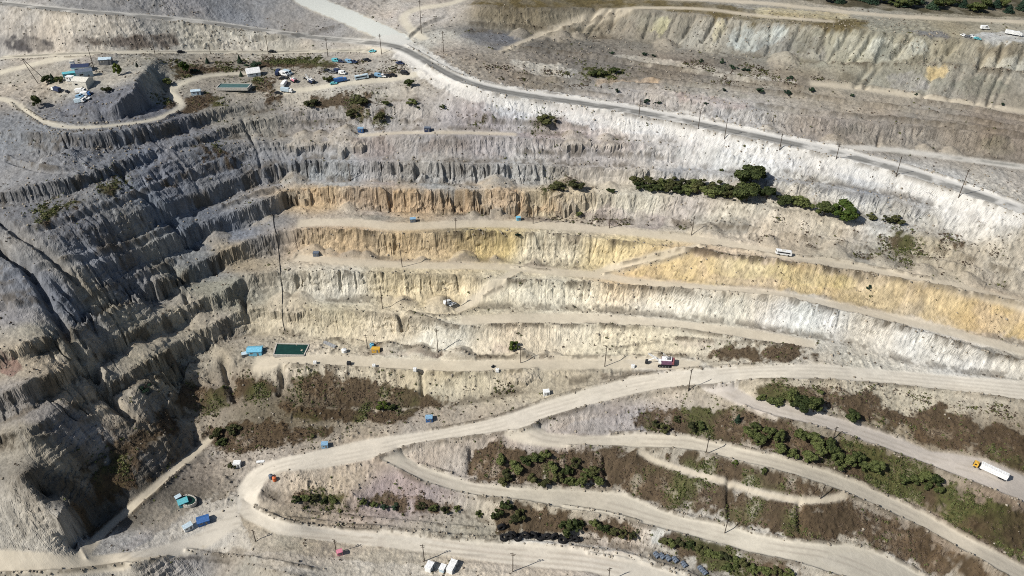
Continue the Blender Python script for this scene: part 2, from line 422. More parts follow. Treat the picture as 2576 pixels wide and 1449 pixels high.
def world_strip(X, Y, width):
    P = np.stack([X, Y], 1)
    P = P[np.concatenate([[True], np.hypot(*np.diff(P, axis=0).T) > .05])]
    if len(P) > 6:
        for _ in range(2):
            P[1:-1] = .25 * P[:-2] + .5 * P[1:-1] + .25 * P[2:]
    d = np.gradient(P, axis=0); d /= np.maximum(np.hypot(d[:, 0], d[:, 1]), 1e-6)[:, None]
    n = np.stack([-d[:, 1], d[:, 0]], 1) * width / 2
    L, R = P + n, P - n
    wu, wv = to_idx(np.concatenate([L[:, 0], R[:, 0]]), np.concatenate([L[:, 1], R[:, 1]]))
    B0, B1, A0, A1 = window(wu, wv)
    M = np.zeros((B1 - B0, A1 - A0), bool)
    for i in range(len(P) - 1):
        q = np.array([L[i], L[i + 1], R[i + 1], R[i]])
        e = (q - q.mean(0)) * 1.06 + q.mean(0)
        iu, iv = to_idx(e[:, 0], e[:, 1])
        a0, a1 = max(A0, int(iu.min())), min(A1, int(iu.max()) + 2); b0, b1 = max(B0, int(iv.min())), min(B1, int(iv.max()) + 2)
        if a1 <= a0 or b1 <= b0: continue
        gx, gy = np.meshgrid(np.arange(a0, a1), np.arange(b0, b1))
        ins_p = np.ones(gx.shape, bool); ins_n = np.ones(gx.shape, bool)
        for k in range(4):
            ex, ey = iu[(k + 1) % 4] - iu[k], iv[(k + 1) % 4] - iv[k]
            c = ex * (gy - iv[k]) - ey * (gx - iu[k])
            ins_p &= c >= 0; ins_n &= c <= 0
        M[b0 - B0:b1 - B0, a0 - A0:a1 - A0] |= ins_p | ins_n
    return (slice(B0, B1), slice(A0, A1)), M

N1 = fbm(GX, GY, 34, 101, 4); N2 = fbm(GX, GY, 9, 102, 4); N3 = fbm(GX, GY, 2.4, 103, 3)
def soft(wm, s=2.0, edge=0.0, seed=5):
    """(window, weight) with a soft, ragged edge"""
    sl, M = wm
    if M.size == 0: return sl, M.astype(np.float32)
    A = blur(M.astype(np.float32), s)
    if edge:
        nz = np.roll(np.roll(N2, seed * 37 % 700, 1), seed * 53 % 400, 0)[sl] + .6 * N3[sl]
        A = A + edge * nz * (A > .01) * (A < .995)
    return sl, sstep(A, .3, .7).astype(np.float32)

def patch_soft(poly, edge=.45, s=2.5, seed=3):
    return soft(poly_mask(poly), s, edge, seed)
# ------------------------------------------------------------------ roads and tracks
def between(up, lo):
    return list(up) + list(lo)[::-1]
ROADS = {}
def road(name, wm):
    if name not in ROADS: ROADS[name] = np.zeros((NV, NU), bool)
    ROADS[name][wm[0]] |= wm[1]
road('haul_road', poly_mask(between([(597, 1290), (597, 1228)] + HU[1:-1] + [(2700, 985)], [(664, 1300), (652, 1275), (648, 1250)] + HL[1:-1] + [(2700, 1040)])))
road('haul_road', poly_mask(between([(597, 1285)] + LU[1:-2] + [(1740, 1470)], [(597, 1285), (615, 1305), (700, 1345), (826, 1362), (983, 1378), (1139, 1398), (1315, 1425), (1483, 1440), (1590, 1470)])))
road('truck_road', poly_mask(between(B1U[:-1] + [(2700, 1245)], B1L[:-1] + [(2700, 1320)])))
road('truck_road', strip_mask([(1735, 948), (1795, 968), (1850, 998), (1900, 1022), (1960, 1042)], 8.5))
road('bench_road', poly_mask(between(B2U[:-1] + [(2700, 1490)], B2L)))
road('bench_road', strip_mask([(1268, 1074), (1318, 1092), (1380, 1106), (1450, 1110)], 8.5))
road('spur_road', poly_mask(between(B3U[:-1], B3L[:-1])))
road('quarry_road', strip_mask(RD_TOP[1:-1] + [(2700, 572)], 10.0))
road('quarry_road', strip_mask(RD_TOP[7:-1] + [(2700, 572)], 17.0))
road('quarry_road', strip_mask([(2113, 372), (2230, 374), (2348, 390), (2504, 412), (2700, 436)], 6.5))
road('gravel_road', strip_mask(RD_SEC[1:] + [(990, 125)], 6.5))
road('gravel_road', strip_mask([(-40, 250), (16, 246), (65, 281), (117, 313), (195, 323), (312, 313), (391, 302), (443, 278), (462, 262), (440, 246), (428, 232), (445, 214), (500, 194), (560, 187), (618, 185)], 4.5))
road('gravel_road', strip_mask([(-30, 190), (40, 172), (90, 160), (150, 147), (240, 136)], 7))
road('gravel_road', strip_mask([(700, 232), (770, 226), (850, 212), (930, 205), (1010, 195), (1062, 183)], 6))
road('gravel_road', strip_mask([(755, -10), (800, 12), (860, 35), (920, 62), (985, 90), (1018, 112)], 17))
road('gravel_road', strip_mask([(1070, 100), (1025, 70), (1010, 40), (1050, 20), (1130, 12), (1190, -12)], 7))
road('pit_track', strip_mask([(748, 563), (830, 558), (930, 562), (1000, 572), (1100, 565), (1250, 562), (1380, 568), (1500, 575), (1650, 590), (1790, 607), (1950, 638), (2100, 660), (2300, 700), (2500, 745), (2650, 785)], 8))
road('pit_track', strip_mask([(745, 648), (800, 651), (900, 660), (1050, 668), (1180, 668), (1290, 672), (1400, 686), (1500, 690), (1613, 712), (1795, 728), (1950, 740), (2087, 766), (2243, 800), (2400, 838), (2600, 890)], 7))
road('pit_track', strip_mask([(1150, 785), (1200, 750), (1250, 715), (1300, 682)], 5.5))
road('pit_track', strip_mask([(1500, 686), (1600, 662), (1700, 636), (1785, 612), (1830, 606)], 5.5))
road('pit_track', strip_mask([(640, 915), (760, 905), (850, 908), (1000, 916), (1150, 923), (1300, 918), (1500, 912), (1640, 913), (1760, 922)], 9))
road('pit_track', strip_mask([(1160, 806), (1300, 800), (1480, 800), (1600, 806), (1750, 822), (1900, 842), (2050, 868)], 8))
road('pit_track', strip_mask([(900, 342), (1000, 334), (1150, 333), (1300, 338)], 4))
road('pit_track', strip_mask([(195, 1412), (260, 1336), (339, 1271), (417, 1203), (495, 1136), (530, 1102)], 5))
road('pit_track', strip_mask([(-30, 1412), (80, 1418), (190, 1424), (300, 1412), (420, 1388), (500, 1368), (600, 1300)], 9))
road('pit_track', strip_mask([(470, 1335), (520, 1300), (600, 1278), (620, 1270)], 4))
road('pit_track', strip_mask([(1262, 131), (1330, 100), (1450, 55), (1560, 22), (1640, 18), (1780, 22), (1905, 40), (2100, 55)], 6.5))
road('pit_track', strip_mask([(1620, -6), (1905, 5), (2113, 29), (2296, 44), (2576, 55), (2700, 60)], 8))
road('pit_track', strip_mask([(2035, 210), (2139, 219), (2296, 242), (2450, 262), (2700, 300)], 5))
road('pit_track', strip_mask([(1605, 1134), (1650, 1160), (1760, 1194), (1840, 1216), (1900, 1238)], 2.0))
road('pit_track', strip_mask([(1890, 1236), (1950, 1249), (2010, 1261), (2080, 1258), (2130, 1246)], 2.2))
ORDER = ['haul_road', 'truck_road', 'bench_road', 'spur_road', 'quarry_road', 'gravel_road', 'pit_track']
ROADID = np.zeros((NV, NU), np.uint8)
for i, nm in list(enumerate(ORDER))[::-1]:
    ROADID[ROADS[nm]] = i + 1
ROADM = blur((ROADID > 0).astype(np.float32), 1.6)

# scrub: brown dry brush and green undergrowth
BROWN = [
 [(1880,975),(1960,968),(2060,978),(2150,990),(2240,1012),(2330,1030),(2420,1048),(2600,1100),(2600,1195),(2500,1152),(2400,1135),(2340,1120),(2270,1098),(2139,1053),(2035,1022),(1915,998)],
 [(1570,1050),(1640,1022),(1720,1025),(1800,1035),(1870,1030),(1945,1055),(2035,1075),(2139,1108),(2270,1158),(2400,1215),(2480,1245),(2600,1300),(2600,1425),(2426,1338),(2322,1280),(2217,1232),(2113,1188),(2009,1155),(1945,1138),(1873,1122),(1743,1094),(1620,1080)],
 [(1195,1122),(1300,1128),(1340,1136),(1440,1132),(1540,1134),(1600,1142),(1660,1165),(1740,1195),(1840,1222),(1890,1250),(1990,1266),(2080,1262),(2180,1275),(2260,1310),(2340,1370),(2430,1455),(2360,1455),(2240,1385),(2150,1360),(2080,1358),(2000,1352),(1905,1335),(1821,1308),(1717,1290),(1640,1262),(1580,1235),(1535,1226),(1431,1224),(1315,1220),(1200,1208),(1188,1170)],
 [(1680,1140),(1743,1140),(1873,1172),(1945,1190),(2060,1225),(2140,1258),(2080,1262),(1990,1262),(1890,1244),(1780,1200),(1700,1170)],
 [(2090,1270),(2200,1284),(2322,1345),(2426,1405),(2520,1460),(2430,1460),(2330,1380)],
 [(720,1231),(800,1228),(872,1240),(862,1270),(760,1264)], [(888,1240),(1018,1250),(1022,1284),(940,1274),(880,1262)], [(1036,1258),(1160,1266),(1172,1287),(1110,1296),(1042,1282)],
 [(735,955),(800,938),(900,950),(960,968),(1050,986),(1100,1005),(1150,1020),(1000,1030),(860,1024),(760,1012)], [(600,955),(690,962),(710,988),(650,1000),(596,990)],
 [(524,1078),(600,1060),(700,1072),(850,1070),(852,1088),(760,1112),(680,1130),(560,1140),(518,1112)], [(700,1010),(850,1030),(1000,1036),(1120,1028),(1080,1042),(900,1058),(720,1052)],
 [(420,990),(470,962),(560,978),(574,1020),(500,1048),(430,1030)], [(380,1020),(430,1015),(440,1060),(400,1062)],
 [(1762,868),(1850,868),(2000,880),(2062,892),(2050,908),(1900,908),(1772,906)],
 [(280,1140),(440,1040),(460,1090),(380,1150),(300,1240),(200,1320),(210,1250)], [(300,1290),(400,1190),(500,1110),(480,1135),(380,1230),(290,1330),(215,1390),(230,1340)],
 [(1650,1346),(1740,1352),(1880,1396),(2000,1432),(2070,1455),(1840,1455),(1740,1402),(1655,1374)],
 [(1240,1270),(1340,1265),(1420,1296),(1440,1340),(1300,1345),(1250,1335)], [(1410,1300),(1560,1310),(1610,1340),(1590,1358),(1470,1345)],
 [(1190,1130),(1215,1125),(1205,1205),(1180,1200)],
 [(775,238),(830,232),(910,244),(960,258),(900,264),(790,272),(770,262)],[(880,262),(930,266),(925,292),(885,296)],[(945,262),(970,264),(966,310),(948,314)],
 [(100,540),(190,500),(260,465),(300,452),(312,470),(250,492),(150,535),(110,560)], [(365,445),(420,440),(415,462),(375,470)], [(488,388),(560,376),(570,392),(500,410)],
 [(1340,290),(1400,288),(1405,312),(1350,318)],[(1160,292),(1240,290),(1230,312),(1160,310)],
 [(1400,462),(1500,460),(1490,480),(1380,478)], [(2230,590),(2300,600),(2290,640),(2240,625)], [(2380,600),(2440,612),(2400,640),(2370,625)], [(2330,600),(2380,604),(2400,625),(2350,622)],
 [(1480,165),(1560,168),(1540,196),(1480,192)], [(420,255),(540,235),(560,260),(480,285),(400,290)], [(640,195),(700,205),(690,250),(640,240)], [(900,178),(1000,178),(1050,188),(930,192)], [(420,160),(560,165),(600,180),(470,195),(420,190)], [(640,150),(840,150),(850,170),(700,172),(620,168)],
]
SCRUB = np.zeros((NV, NU), np.float32)
for i, poly in enumerate(BROWN):
    sl, m = patch_soft(poly, .8, 5.0, 300 + i)
    SCRUB[sl] = np.maximum(SCRUB[sl], m)
SCRUB *= 1 - np.clip(ROADM * 1.5, 0, 1)
SCRUB0 = SCRUB.copy()

# ------------------------------------------------------------------ relief: rills, flutes, berms, chasms
gv, gu = np.gradient(blur(BASE, 1.3))
SLOPE = np.hypot(gu, gv) / CELL
FACE = sstep(blur(SLOPE.astype(np.float32), 1.5), math.tan(rad(19)), math.tan(rad(38)))
STEEP = sstep(blur(SLOPE.astype(np.float32), 1.0), math.tan(rad(34)), math.tan(rad(54)))

bs = blur(BASE, 7)
dv, du_ = np.gradient(bs)
mag = np.maximum(np.hypot(dv, du_), 1e-6)
DVN, DUN = (dv / mag).astype(np.float32), (du_ / mag).astype(np.float32)

def streak(src, steps):
    """smear a noise along the fall line: rills run straight downhill"""
    jj, ii = np.meshgrid(np.arange(NU, dtype=np.float32), np.arange(NV, dtype=np.float32))
    acc = src.copy(); n = 1
    for sgn in (1, -1):
        pu, pv = jj.copy(), ii.copy()
        for k in range(steps):
            a = np.clip(np.rint(pu), 0, NU - 1).astype(np.int32); b = np.clip(np.rint(pv), 0, NV - 1).astype(np.int32)
            pu += sgn * 1.35 * DUN[b, a]; pv += sgn * 1.35 * DVN[b, a]
            a = np.clip(np.rint(pu), 0, NU - 1).astype(np.int32); b = np.clip(np.rint(pv), 0, NV - 1).astype(np.int32)
            acc += src[b, a]; n += 1
    acc /= n
    return (acc - acc.mean()) / acc.std()

WX = GX + 3 * fbm(GX, GY, 22, 91, 2); WY = GY + 3 * fbm(GX, GY, 22, 92, 2)
# oblique erosion on the old spoil slope and level country noise
S_big = streak(vnoise(WX, WY, 8.5, 21), 12)
S_mid = streak(vnoise(WX, WY, 3.6, 22), 11)
S_fin = streak(vnoise(GX, GY, 1.5, 23) + .4 * RNG.standard_normal((NV, NU)).astype(np.float32), 8)

# how deeply each face is fluted
FLUTE = np.full((NV, NU), .22, np.float32)
FLUTES = [
 ([(-60,300),(560,255),(700,330),(690,560),(620,860),(420,960),(-60,1180)], .85),
 ([(-60,500),(200,520),(440,430),(500,480),(440,600),(260,760),(120,780),(-60,860)], .45),
 ([(-60,640),(60,640),(150,800),(60,860),(-60,900)], .3),
 ([(690,404),(1000,402),(1420,412),(1420,466),(1000,462),(690,462)], 1.9), ([(715,474),(1000,472),(1430,484),(1430,548),(1000,538),(715,520)], 1.75), ([(1430,484),(1900,500),(1900,560),(1430,548)], .5),
 ([(735,575),(1250,585),(1250,650),(735,628)], .85), ([(1280,592),(1600,605),(1600,660),(1280,662)], .5), ([(700,675),(1160,685),(1160,740),(700,730)], .9), ([(1240,700),(1620,718),(1950,745),(1950,775),(1240,745)], .45),
 ([(620,765),(1330,812),(1330,850),(620,810)], .8), ([(1700,640),(2100,680),(2500,755),(2500,790),(1700,680)], .35), ([(2100,790),(2600,910),(2600,945),(2100,830)], .5),
 ([(640,270),(1250,255),(1250,320),(640,330)], .5), ([(640,345),(1700,350),(1700,400),(640,405)], .45), ([(-40,-60),(800,-60),(800,70),(-40,20)], .6), ([(1850,280),(2500,320),(2500,375),(1850,335)], 1.2), ([(1560,225),(1900,285),(1900,330),(1560,262)], 1.0),
 ([(1590,424),(1930,446),(2250,497),(2350,525),(2330,560),(2060,500),(1900,478),(1590,466)], 1.1),
 ([(1200,20),(2580,70),(2580,180),(1200,80)], .4),
]
for poly, k in FLUTES:
    sl, m = soft(poly_mask(poly), 5.0)
    FLUTE[sl] = FLUTE[sl] * (1 - m) + k * m
del_w = np.clip(1 - SCRUB0 * .7, 0, 1)
gate = sstep(fbm(GX, GY, 26, 31, 2) + .35 * S_big / 3, -.25, .25)          # flutes come in runs with clean rock between
flute = 1 - sstep(np.abs(S_big + .35), .18, .68)
flute2 = 1 - sstep(np.abs(S_mid - .3), .15, .62)
f_len = .45 + .55 * sstep(np.roll(S_big, 300, 1), -1.0, .6)      # some start at the lip and die out halfway down
# gullies cut back into the face and notch the crest: each point takes the height of the ground a little downhill
cutb = (FLUTE * (gate * .9 + .12) * (3.6 * flute * f_len + 1.7 * flute2) * blur(STEEP, 4) * 1.25 * del_w)
jj, ii = np.meshgrid(np.arange(NU, dtype=np.float32), np.arange(NV, dtype=np.float32))
CUT = bil(BASE, jj - DUN * cutb / CELL, ii - DVN * cutb / CELL).astype(np.float32)
rill = .25 + .95 * sstep(np.roll(N1, 211, 1) + .3 * N2, -.2, .35)      # some stretches are rilled, others plain
relief = FACE * (.26 + .18 * FLUTE) * (.5 * S_big + (.40 * S_mid + .34 * S_fin) * rill)
relief -= FACE * (1 - STEEP) * (.15 + .6 * FLUTE) * (.25 + gate) * (.8 * flute2 + .5 * flute)
# fractured blocks and bedding ledges on the faces
blk = vnoise(WX, WY, 2.6, 48); blk2 = vnoise(GX, GY, 1.4, 49)
relief += FACE * (.35 + .65 * STEEP) * (.55 * np.round(blk * 2.5) / 2.5 + .30 * np.round(blk2 * 2) / 2)
bed = CUT + 1.6 * N2 + 2.0 * N1
relief += FACE * (.25 + STEEP) * (.34 * np.sin(bed * 2 * np.pi / 3.1) + .22 * np.sin(bed * 2 * np.pi / 1.55 + 2 * N2)) * sstep(np.roll(N1, 90, 1), -.35, .25)
relief *= del_w
calm = 1 - .9 * ROADM
relief += calm * (.8 * fbm(GX, GY, 26, 41, 3) + .36 * fbm(GX, GY, 5.5, 42, 3) + (.05 * RNG.standard_normal((NV, NU)).astype(np.float32) + .22 * N3 + .16 * vnoise(GX, GY, 1.3, 47)))
rub = sstep(fbm(GX, GY, 60, 43, 2), .05, .4) * calm                 # rubbly patches
relief += (rub + .15) * calm * 1.1 * np.maximum(0, vnoise(GX, GY, 2.4, 44)) ** 2
relief += SCRUB0 * (.55 * np.maximum(0, vnoise(GX, GY, 2.2, 45)) + .35 * np.maximum(0, vnoise(GX, GY, 1.1, 46)))
relief *= 1 - .8 * ROADM
Z = CUT + relief.astype(np.float32)

def bump_along(pts, width, height, rough=.35, seed=60):
    """a windrow (berm) of loose rock along a plan line, or a cut when height < 0"""
    global Z
    p = densify(smooth_pts(pts), .7)
    X, Y, _ = ground_hit(p[:, 0], p[:, 1])
    add_profile(X, Y, width, height, rough, seed)

def add_profile(X, Y, width, height, rough, seed):
    global Z
    keep = np.concatenate([[True], np.hypot(np.diff(X), np.diff(Y)) < 14])
    P = [(X[0], Y[0])]
    for i in range(1, len(X)):
        if keep[i]:
            n = max(1, int(math.hypot(X[i] - X[i - 1], Y[i] - Y[i - 1]) / .5))
            for k in range(1, n + 1):
                P.append((X[i - 1] + (X[i] - X[i - 1]) * k / n, Y[i - 1] + (Y[i] - Y[i - 1]) * k / n))
        else: P.append((X[i], Y[i]))
    P = np.array(P)
    iu, iv = to_idx(P[:, 0], P[:, 1])
    D = {}
    a0, a1 = int(max(0, iu.min() - 40)), int(min(NU, iu.max() + 40)); b0, b1 = int(max(0, iv.min() - 40)), int(min(NV, iv.max() + 40))
    if a1 <= a0 or b1 <= b0: return
    dist = np.full((b1 - b0, a1 - a0), 1e9, np.float32)
    sub = max(1, int(len(P) / 4000))
    for x, y, u, v in zip(P[::sub, 0], P[::sub, 1], iu[::sub], iv[::sub]):
        r = int(width * 1.3 / (y * DU)) + 2
        ua, ub = max(a0, int(u) - r), min(a1, int(u) + r + 1); va, vb = max(b0, int(v) - r), min(b1, int(v) + r + 1)
        if ub <= ua or vb <= va: continue
        d = (GX[va:vb, ua:ub] - x) ** 2 + (GY[va:vb, ua:ub] - y) ** 2
        s = dist[va - b0:vb - b0, ua - a0:ub - a0]
        np.minimum(s, d, out=s)
    d = np.sqrt(dist)
    prof = np.exp(-(d / (width * .5)) ** 2)
    gx, gy = GX[b0:b1, a0:a1], GY[b0:b1, a0:a1]
    m = 1 + rough * vnoise(gx, gy, 3.0, seed) + rough * vnoise(gx, gy, 9.0, seed + 1)
    Z[b0:b1, a0:a1] += (height * prof * m).astype(np.float32)

LEDGES = [
    [(60, 580), (150, 555), (260, 520), (350, 485), (440, 450), (540, 415), (620, 395)], [(20, 690), (120, 662), (230, 640), (330, 612), (430, 572)], [(120, 775), (200, 752), (280, 720), (360, 688), (440, 650)], [(-20, 770), (60, 765), (120, 752)],
    [(60, 1122), (160, 1082), (230, 1052), (300, 1022)], [(180, 1216), (260, 1160), (330, 1124)], [(20, 395), (80, 420), (160, 428)], [(440, 455), (520, 432), (600, 410)], [(560, 520), (640, 490), (690, 476)],
    [(1480, 205), (1600, 196), (1700, 205), (1850, 222), (2000, 236), (2200, 262), (2450, 300), (2640, 335)],
    [(1250, 118), (1400, 128), (1550, 150), (1700, 170), (1860, 196), (2020, 220)], [(1900, 264), (2080, 287), (2250, 298), (2400, 312), (2640, 350)],
    [(1330, 212), (1480, 234), (1600, 246)], [(1290, 186), (1420, 202), (1560, 213), (1650, 216)], [(1180, 60), (1300, 66), (1450, 74)], [(2300, 250), (2450, 272), (2640, 310)],
    [(1120, 40), (1060, 62), (1030, 92)], [(640, 95), (760, 88), (860, 62)], [(700, 315), (820, 306), (950, 300), (1100, 305)], [(1180, 300), (1320, 306), (1480, 322)], [(1300, 380), (1500, 386), (1700, 396)],
    [(1500, 560), (1640, 552), (1800, 566), (1900, 580)], [(1960, 590), (2100, 612), (2260, 640), (2420, 676)], [(2050, 575), (2200, 598), (2400, 640), (2560, 690)],
]
for i, L_ in enumerate(LEDGES):
    hb = 2.1 if L_[-1][0] < 700 else 1.3; bump_along(L_, 3.4, hb, .5, 400 + i); bump_along([(x, y + 5) for x, y in L_], 3.0, -.9 * hb, .5, 430 + i)
BERMS = [
    (off(HL[5:], 3), 2.4, 1.3), (off(HU[6:14], -3), 2.2, .9), (off(B3U[2:], -2), 2.2, 1.2), (off(B3L, 2), 2.4, 1.3), (off(B2U[3:], -2), 2.0, 1.0), (off(B2L[2:], 2), 2.2, 1.2),
    (off(B1L[2:], 2), 2.2, 1.1), (off(B1U[3:6], -2), 2.2, 1.0), (off(LU[1:], -1), 2.2, 1.1), ([(722, 1302), (850, 1318), (1000, 1330), (1140, 1350), (1320, 1356)], 2.2, 1.0),
    ([(760, 1288), (900, 1300), (1060, 1318), (1200, 1330)], 2.0, .9),
    ([(1275, 708), (1431, 714), (1613, 727), (1945, 746), (2061, 775), (2191, 804), (2348, 848), (2504, 895), (2600, 915)], 3.0, 1.7),
    ([(770, 578), (900, 585), (1050, 594), (1200, 585), (1330, 588), (1480, 600), (1600, 614)], 2.6, 1.4),
    ([(1700, 625), (1756, 634), (1905, 654), (1996, 665), (2165, 688), (2322, 716), (2452, 741), (2600, 772)], 3.0, 1.8),
    ([(840, 684), (960, 688), (1061, 694)], 2.2, 1.2), ([(1200, 775), (1130, 800), (1020, 788)], 2.2, 1.2), ([(1030, 790), (1140, 822), (1178, 824), (1315, 816), (1483, 822), (1587, 823), (1717, 829), (1873, 857), (1990, 876)], 2.4, 1.5),
    ([(700, 919), (800, 922), (900, 928), (1035, 936), (1165, 942), (1269, 936), (1350, 930)], 2.4, 1.3),
    ([(830, 853), (960, 869), (1080, 884), (1180, 898), (1315, 903), (1431, 900), (1587, 899), (1720, 896)], 2.2, 1.2),
    (off(RD_TOP[9:], 12, 17), 2.6, 1.3), (off(RD_TOP[8:], -10, -17), 2.4, 1.0), (off(RD_SEC[1:], 8), 2.0, .9), (off(RD_TOP[1:6], 8, 8), 2.0, .8),
    ([(25, 260), (70, 296), (117, 325), (195, 335), (312, 322), (391, 312), (450, 284)], 2.2, 1.2), ([(60, 272), (110, 305), (195, 316), (312, 306)], 1.8, .9),
    ([(1290, 672), (1330, 676), (1380, 680)], 2, 1.0), ([(1215, 748), (1262, 716), (1310, 686)], 1.6, .9), ([(1520, 690), (1620, 667), (1720, 641), (1790, 620)], 1.8, 1.1), ([(1560, 664), (1640, 645), (1720, 625)], 1.6, .8),
    ([(1760, 618), (1850, 628), (1930, 640), (2060, 648), (2200, 672), (2340, 702)], 2.4, 1.2),
    ([(2060, 158), (2217, 165), (2400, 161), (2600, 188)], 2.4, 1.2), ([(2080, 204), (2180, 216), (2300, 236), (2450, 258)], 2.0, 1.0),
    ([(280, 1345), (339, 1288), (390, 1245), (417, 1220), (470, 1172)], 2.6, 1.4), ([(1262, 134), (1330, 105), (1450, 60), (1560, 27)], 2.0, 1.0),
    ([(1420, 1275), (1530, 1290), (1610, 1313)], 2.0, 1.1), ([(470, 1385), (560, 1398), (640, 1405), (800, 1435)], 2.2, 1.4), ([(0, 1446), (160, 1440), (330, 1420), (420, 1402)], 2.2, 1.4),
    ([(1480, 1393), (1613, 1412), (1700, 1442)], 2.2, 1.2),
    ([(1530, 880), (1700, 850), (1740, 855)], 2, .5), ([(1700, 850), (1830, 862), (1960, 872), (2040, 880)], 2, 1.0),
]
for i, (pts, w, h) in enumerate(BERMS):
    bump_along(pts, w, h, .45, 60 + i)

# fans of fallen rock at the foot of the faces
FANS = np.zeros((NV, NU), np.float32)
rf = random.Random(21)
for nm, x0, x1, n in (('t5', 640, 1650, 7), ('t7', 700, 2200, 9), ('t8', 760, 2500, 12), ('t9', 760, 1500, 8), ('t10', 700, 1480, 7), ('t11', 660, 1700, 9), ('t9', 220, 640, 4), ('t10', 280, 600, 4), ('t8', 440, 700, 3), ('upper_toe', 1650, 2480, 7), ('spoil_toe', 1300, 2000, 6)):
    for k in range(n):
        x = rf.uniform(x0, x1); y = float(yline(nm, x)) + rf.uniform(-2, 3); zt = float(zline(nm, x))
        X, Y = unproj(x, y, zt); X, Y = float(X), float(Y) + rf.uniform(.5, 2.5)
        r = rf.uniform(4, 9) * (1 + .3 * (x > 700)); h = r * rf.uniform(.42, .6)
        iu, iv = to_idx(X, Y); q = int(r * 1.6 / (Y * DU)) + 2
        sl = (slice(max(0, int(iv) - q), min(NV, int(iv) + q)), slice(max(0, int(iu) - q), min(NU, int(iu) + q)))
        d = np.hypot((GX[sl] - X), (GY[sl] - Y) * (1.0)) / r
        d = d * (1 + .25 * N3[sl] + .25 * N2[sl])
        cone = zt + h * (1 - d) + .25 * N3[sl]
        up_ = np.clip((cone - Z[sl]) * .9, 0, 5) * (d < 1.5) * (1 - np.clip(2 * ROADM[sl], 0, 1))
        Z[sl] += up_.astype(np.float32); FANS[sl] = np.maximum(FANS[sl], np.clip(up_ / .8, 0, 1))

CUTS = [   # chasms and drainage cuts
    ([(-10, 545), (26, 576), (60, 595), (91, 614), (130, 649), (182, 693)], 3.2, -4.0),
    ([(-10, 615), (39, 649), (73, 675), (104, 727), (130, 780), (156, 818), (182, 862), (208, 905), (247, 955), (281, 1006), (326, 1042)], 4.6, -7.5),
    ([(300, 414), (312, 453), (355, 485), (417, 531), (430, 565), (460, 590), (495, 624)], 2.8, -3.2),
    ([(520, 860), (510, 880)], 3, -2), ([(560, 905), (575, 960), (590, 1000)], 4.5, -5), ([(484, 1075), (490, 1110)], 4, -4),
    ([(708, 928), (714, 955), (704, 985)], 4.0, -4.5), ([(1062, 934), (1064, 985)], 3.2, -3.5),
    ([(614, 700), (612, 745), (622, 800)], 3.2, -4.0), ([(610, 300), (622, 330), (650, 380), (655, 420)], 2.2, -2.2),
    ([(800, 690), (802, 712)], 3, -4), ([(1275, 588), (1290, 612)], 2.5, -1.5),
    ([(1835, 1200), (1832, 1240), (1836, 1300)], 2.6, -2.4), ([(1520, 1150), (1522, 1200)], 2.4, -1.6), ([(1185, 1125), (1183, 1180)], 4, -3), ([(2012, 1270), (2014, 1330)], 3, -2),
    ([(466, 740), (470, 760)], 3, -3), ([(1005, 792), (1012, 815)], 3, -3.5), ([(2215, 330), (2208, 366)], 2.5, -2.5), ([(2130, 84), (2120, 118)], 3, -2.5), ([(2190, 92), (2170, 128)], 2.5, -2),
    ([(2080, 82), (2060, 128)], 3, -1.6), ([(1640, 38), (1620, 90)], 3, -1.4), ([(2400, 120), (2290, 158)], 3.5, -2.0), ([(2480, 150), (2452, 184)], 3, -1.5),
]
rg = random.Random(5)
xg = 1500
while xg < 2600:                                     # oblique gullies on the old spoil slopes
    yc, yt = float(yline('spoil_crest', xg)) + 3, float(yline('spoil_toe', xg)) - 4
    if yt - yc > 25:
        ln = rg.uniform(.55, 1.0); lean = rg.uniform(.1, 1.0)
        CUTS.append(([(xg, yc), (xg - lean * (yt - yc) * ln * .5 + rg.uniform(-4, 4), yc + (yt - yc) * ln * .5), (xg - lean * (yt - yc) * ln, yc + (yt - yc) * ln)], rg.uniform(2.6, 4.6), -rg.uniform(1.2, 2.8)))
    if xg > 2120 and rg.random() < .5:
        y2 = float(yline('spoil_track', xg)); y1 = float(yline('spoil_toe', xg))
        CUTS.append(([(xg + 8, y1 + 5), (xg - 12, (y1 + y2) / 2), (xg - 26, y2 - 6)], rg.uniform(2.4, 4.2), -rg.uniform(1.0, 2.2)))
    xg += rg.uniform(14, 40) * rg.choice([.8, 1, 2.2])
for i, (pts, w, h) in enumerate(CUTS):
    bump_along(pts, w, h, .3, 160 + i)
# ------------------------------------------------------------------ ground colour: rock types by area, plus some painted shade
def lin(c):
    c = np.asarray(c, float) / 255.0
    return np.where(c <= .04045, c / 12.92, ((c + .055) / 1.055) ** 2.4)

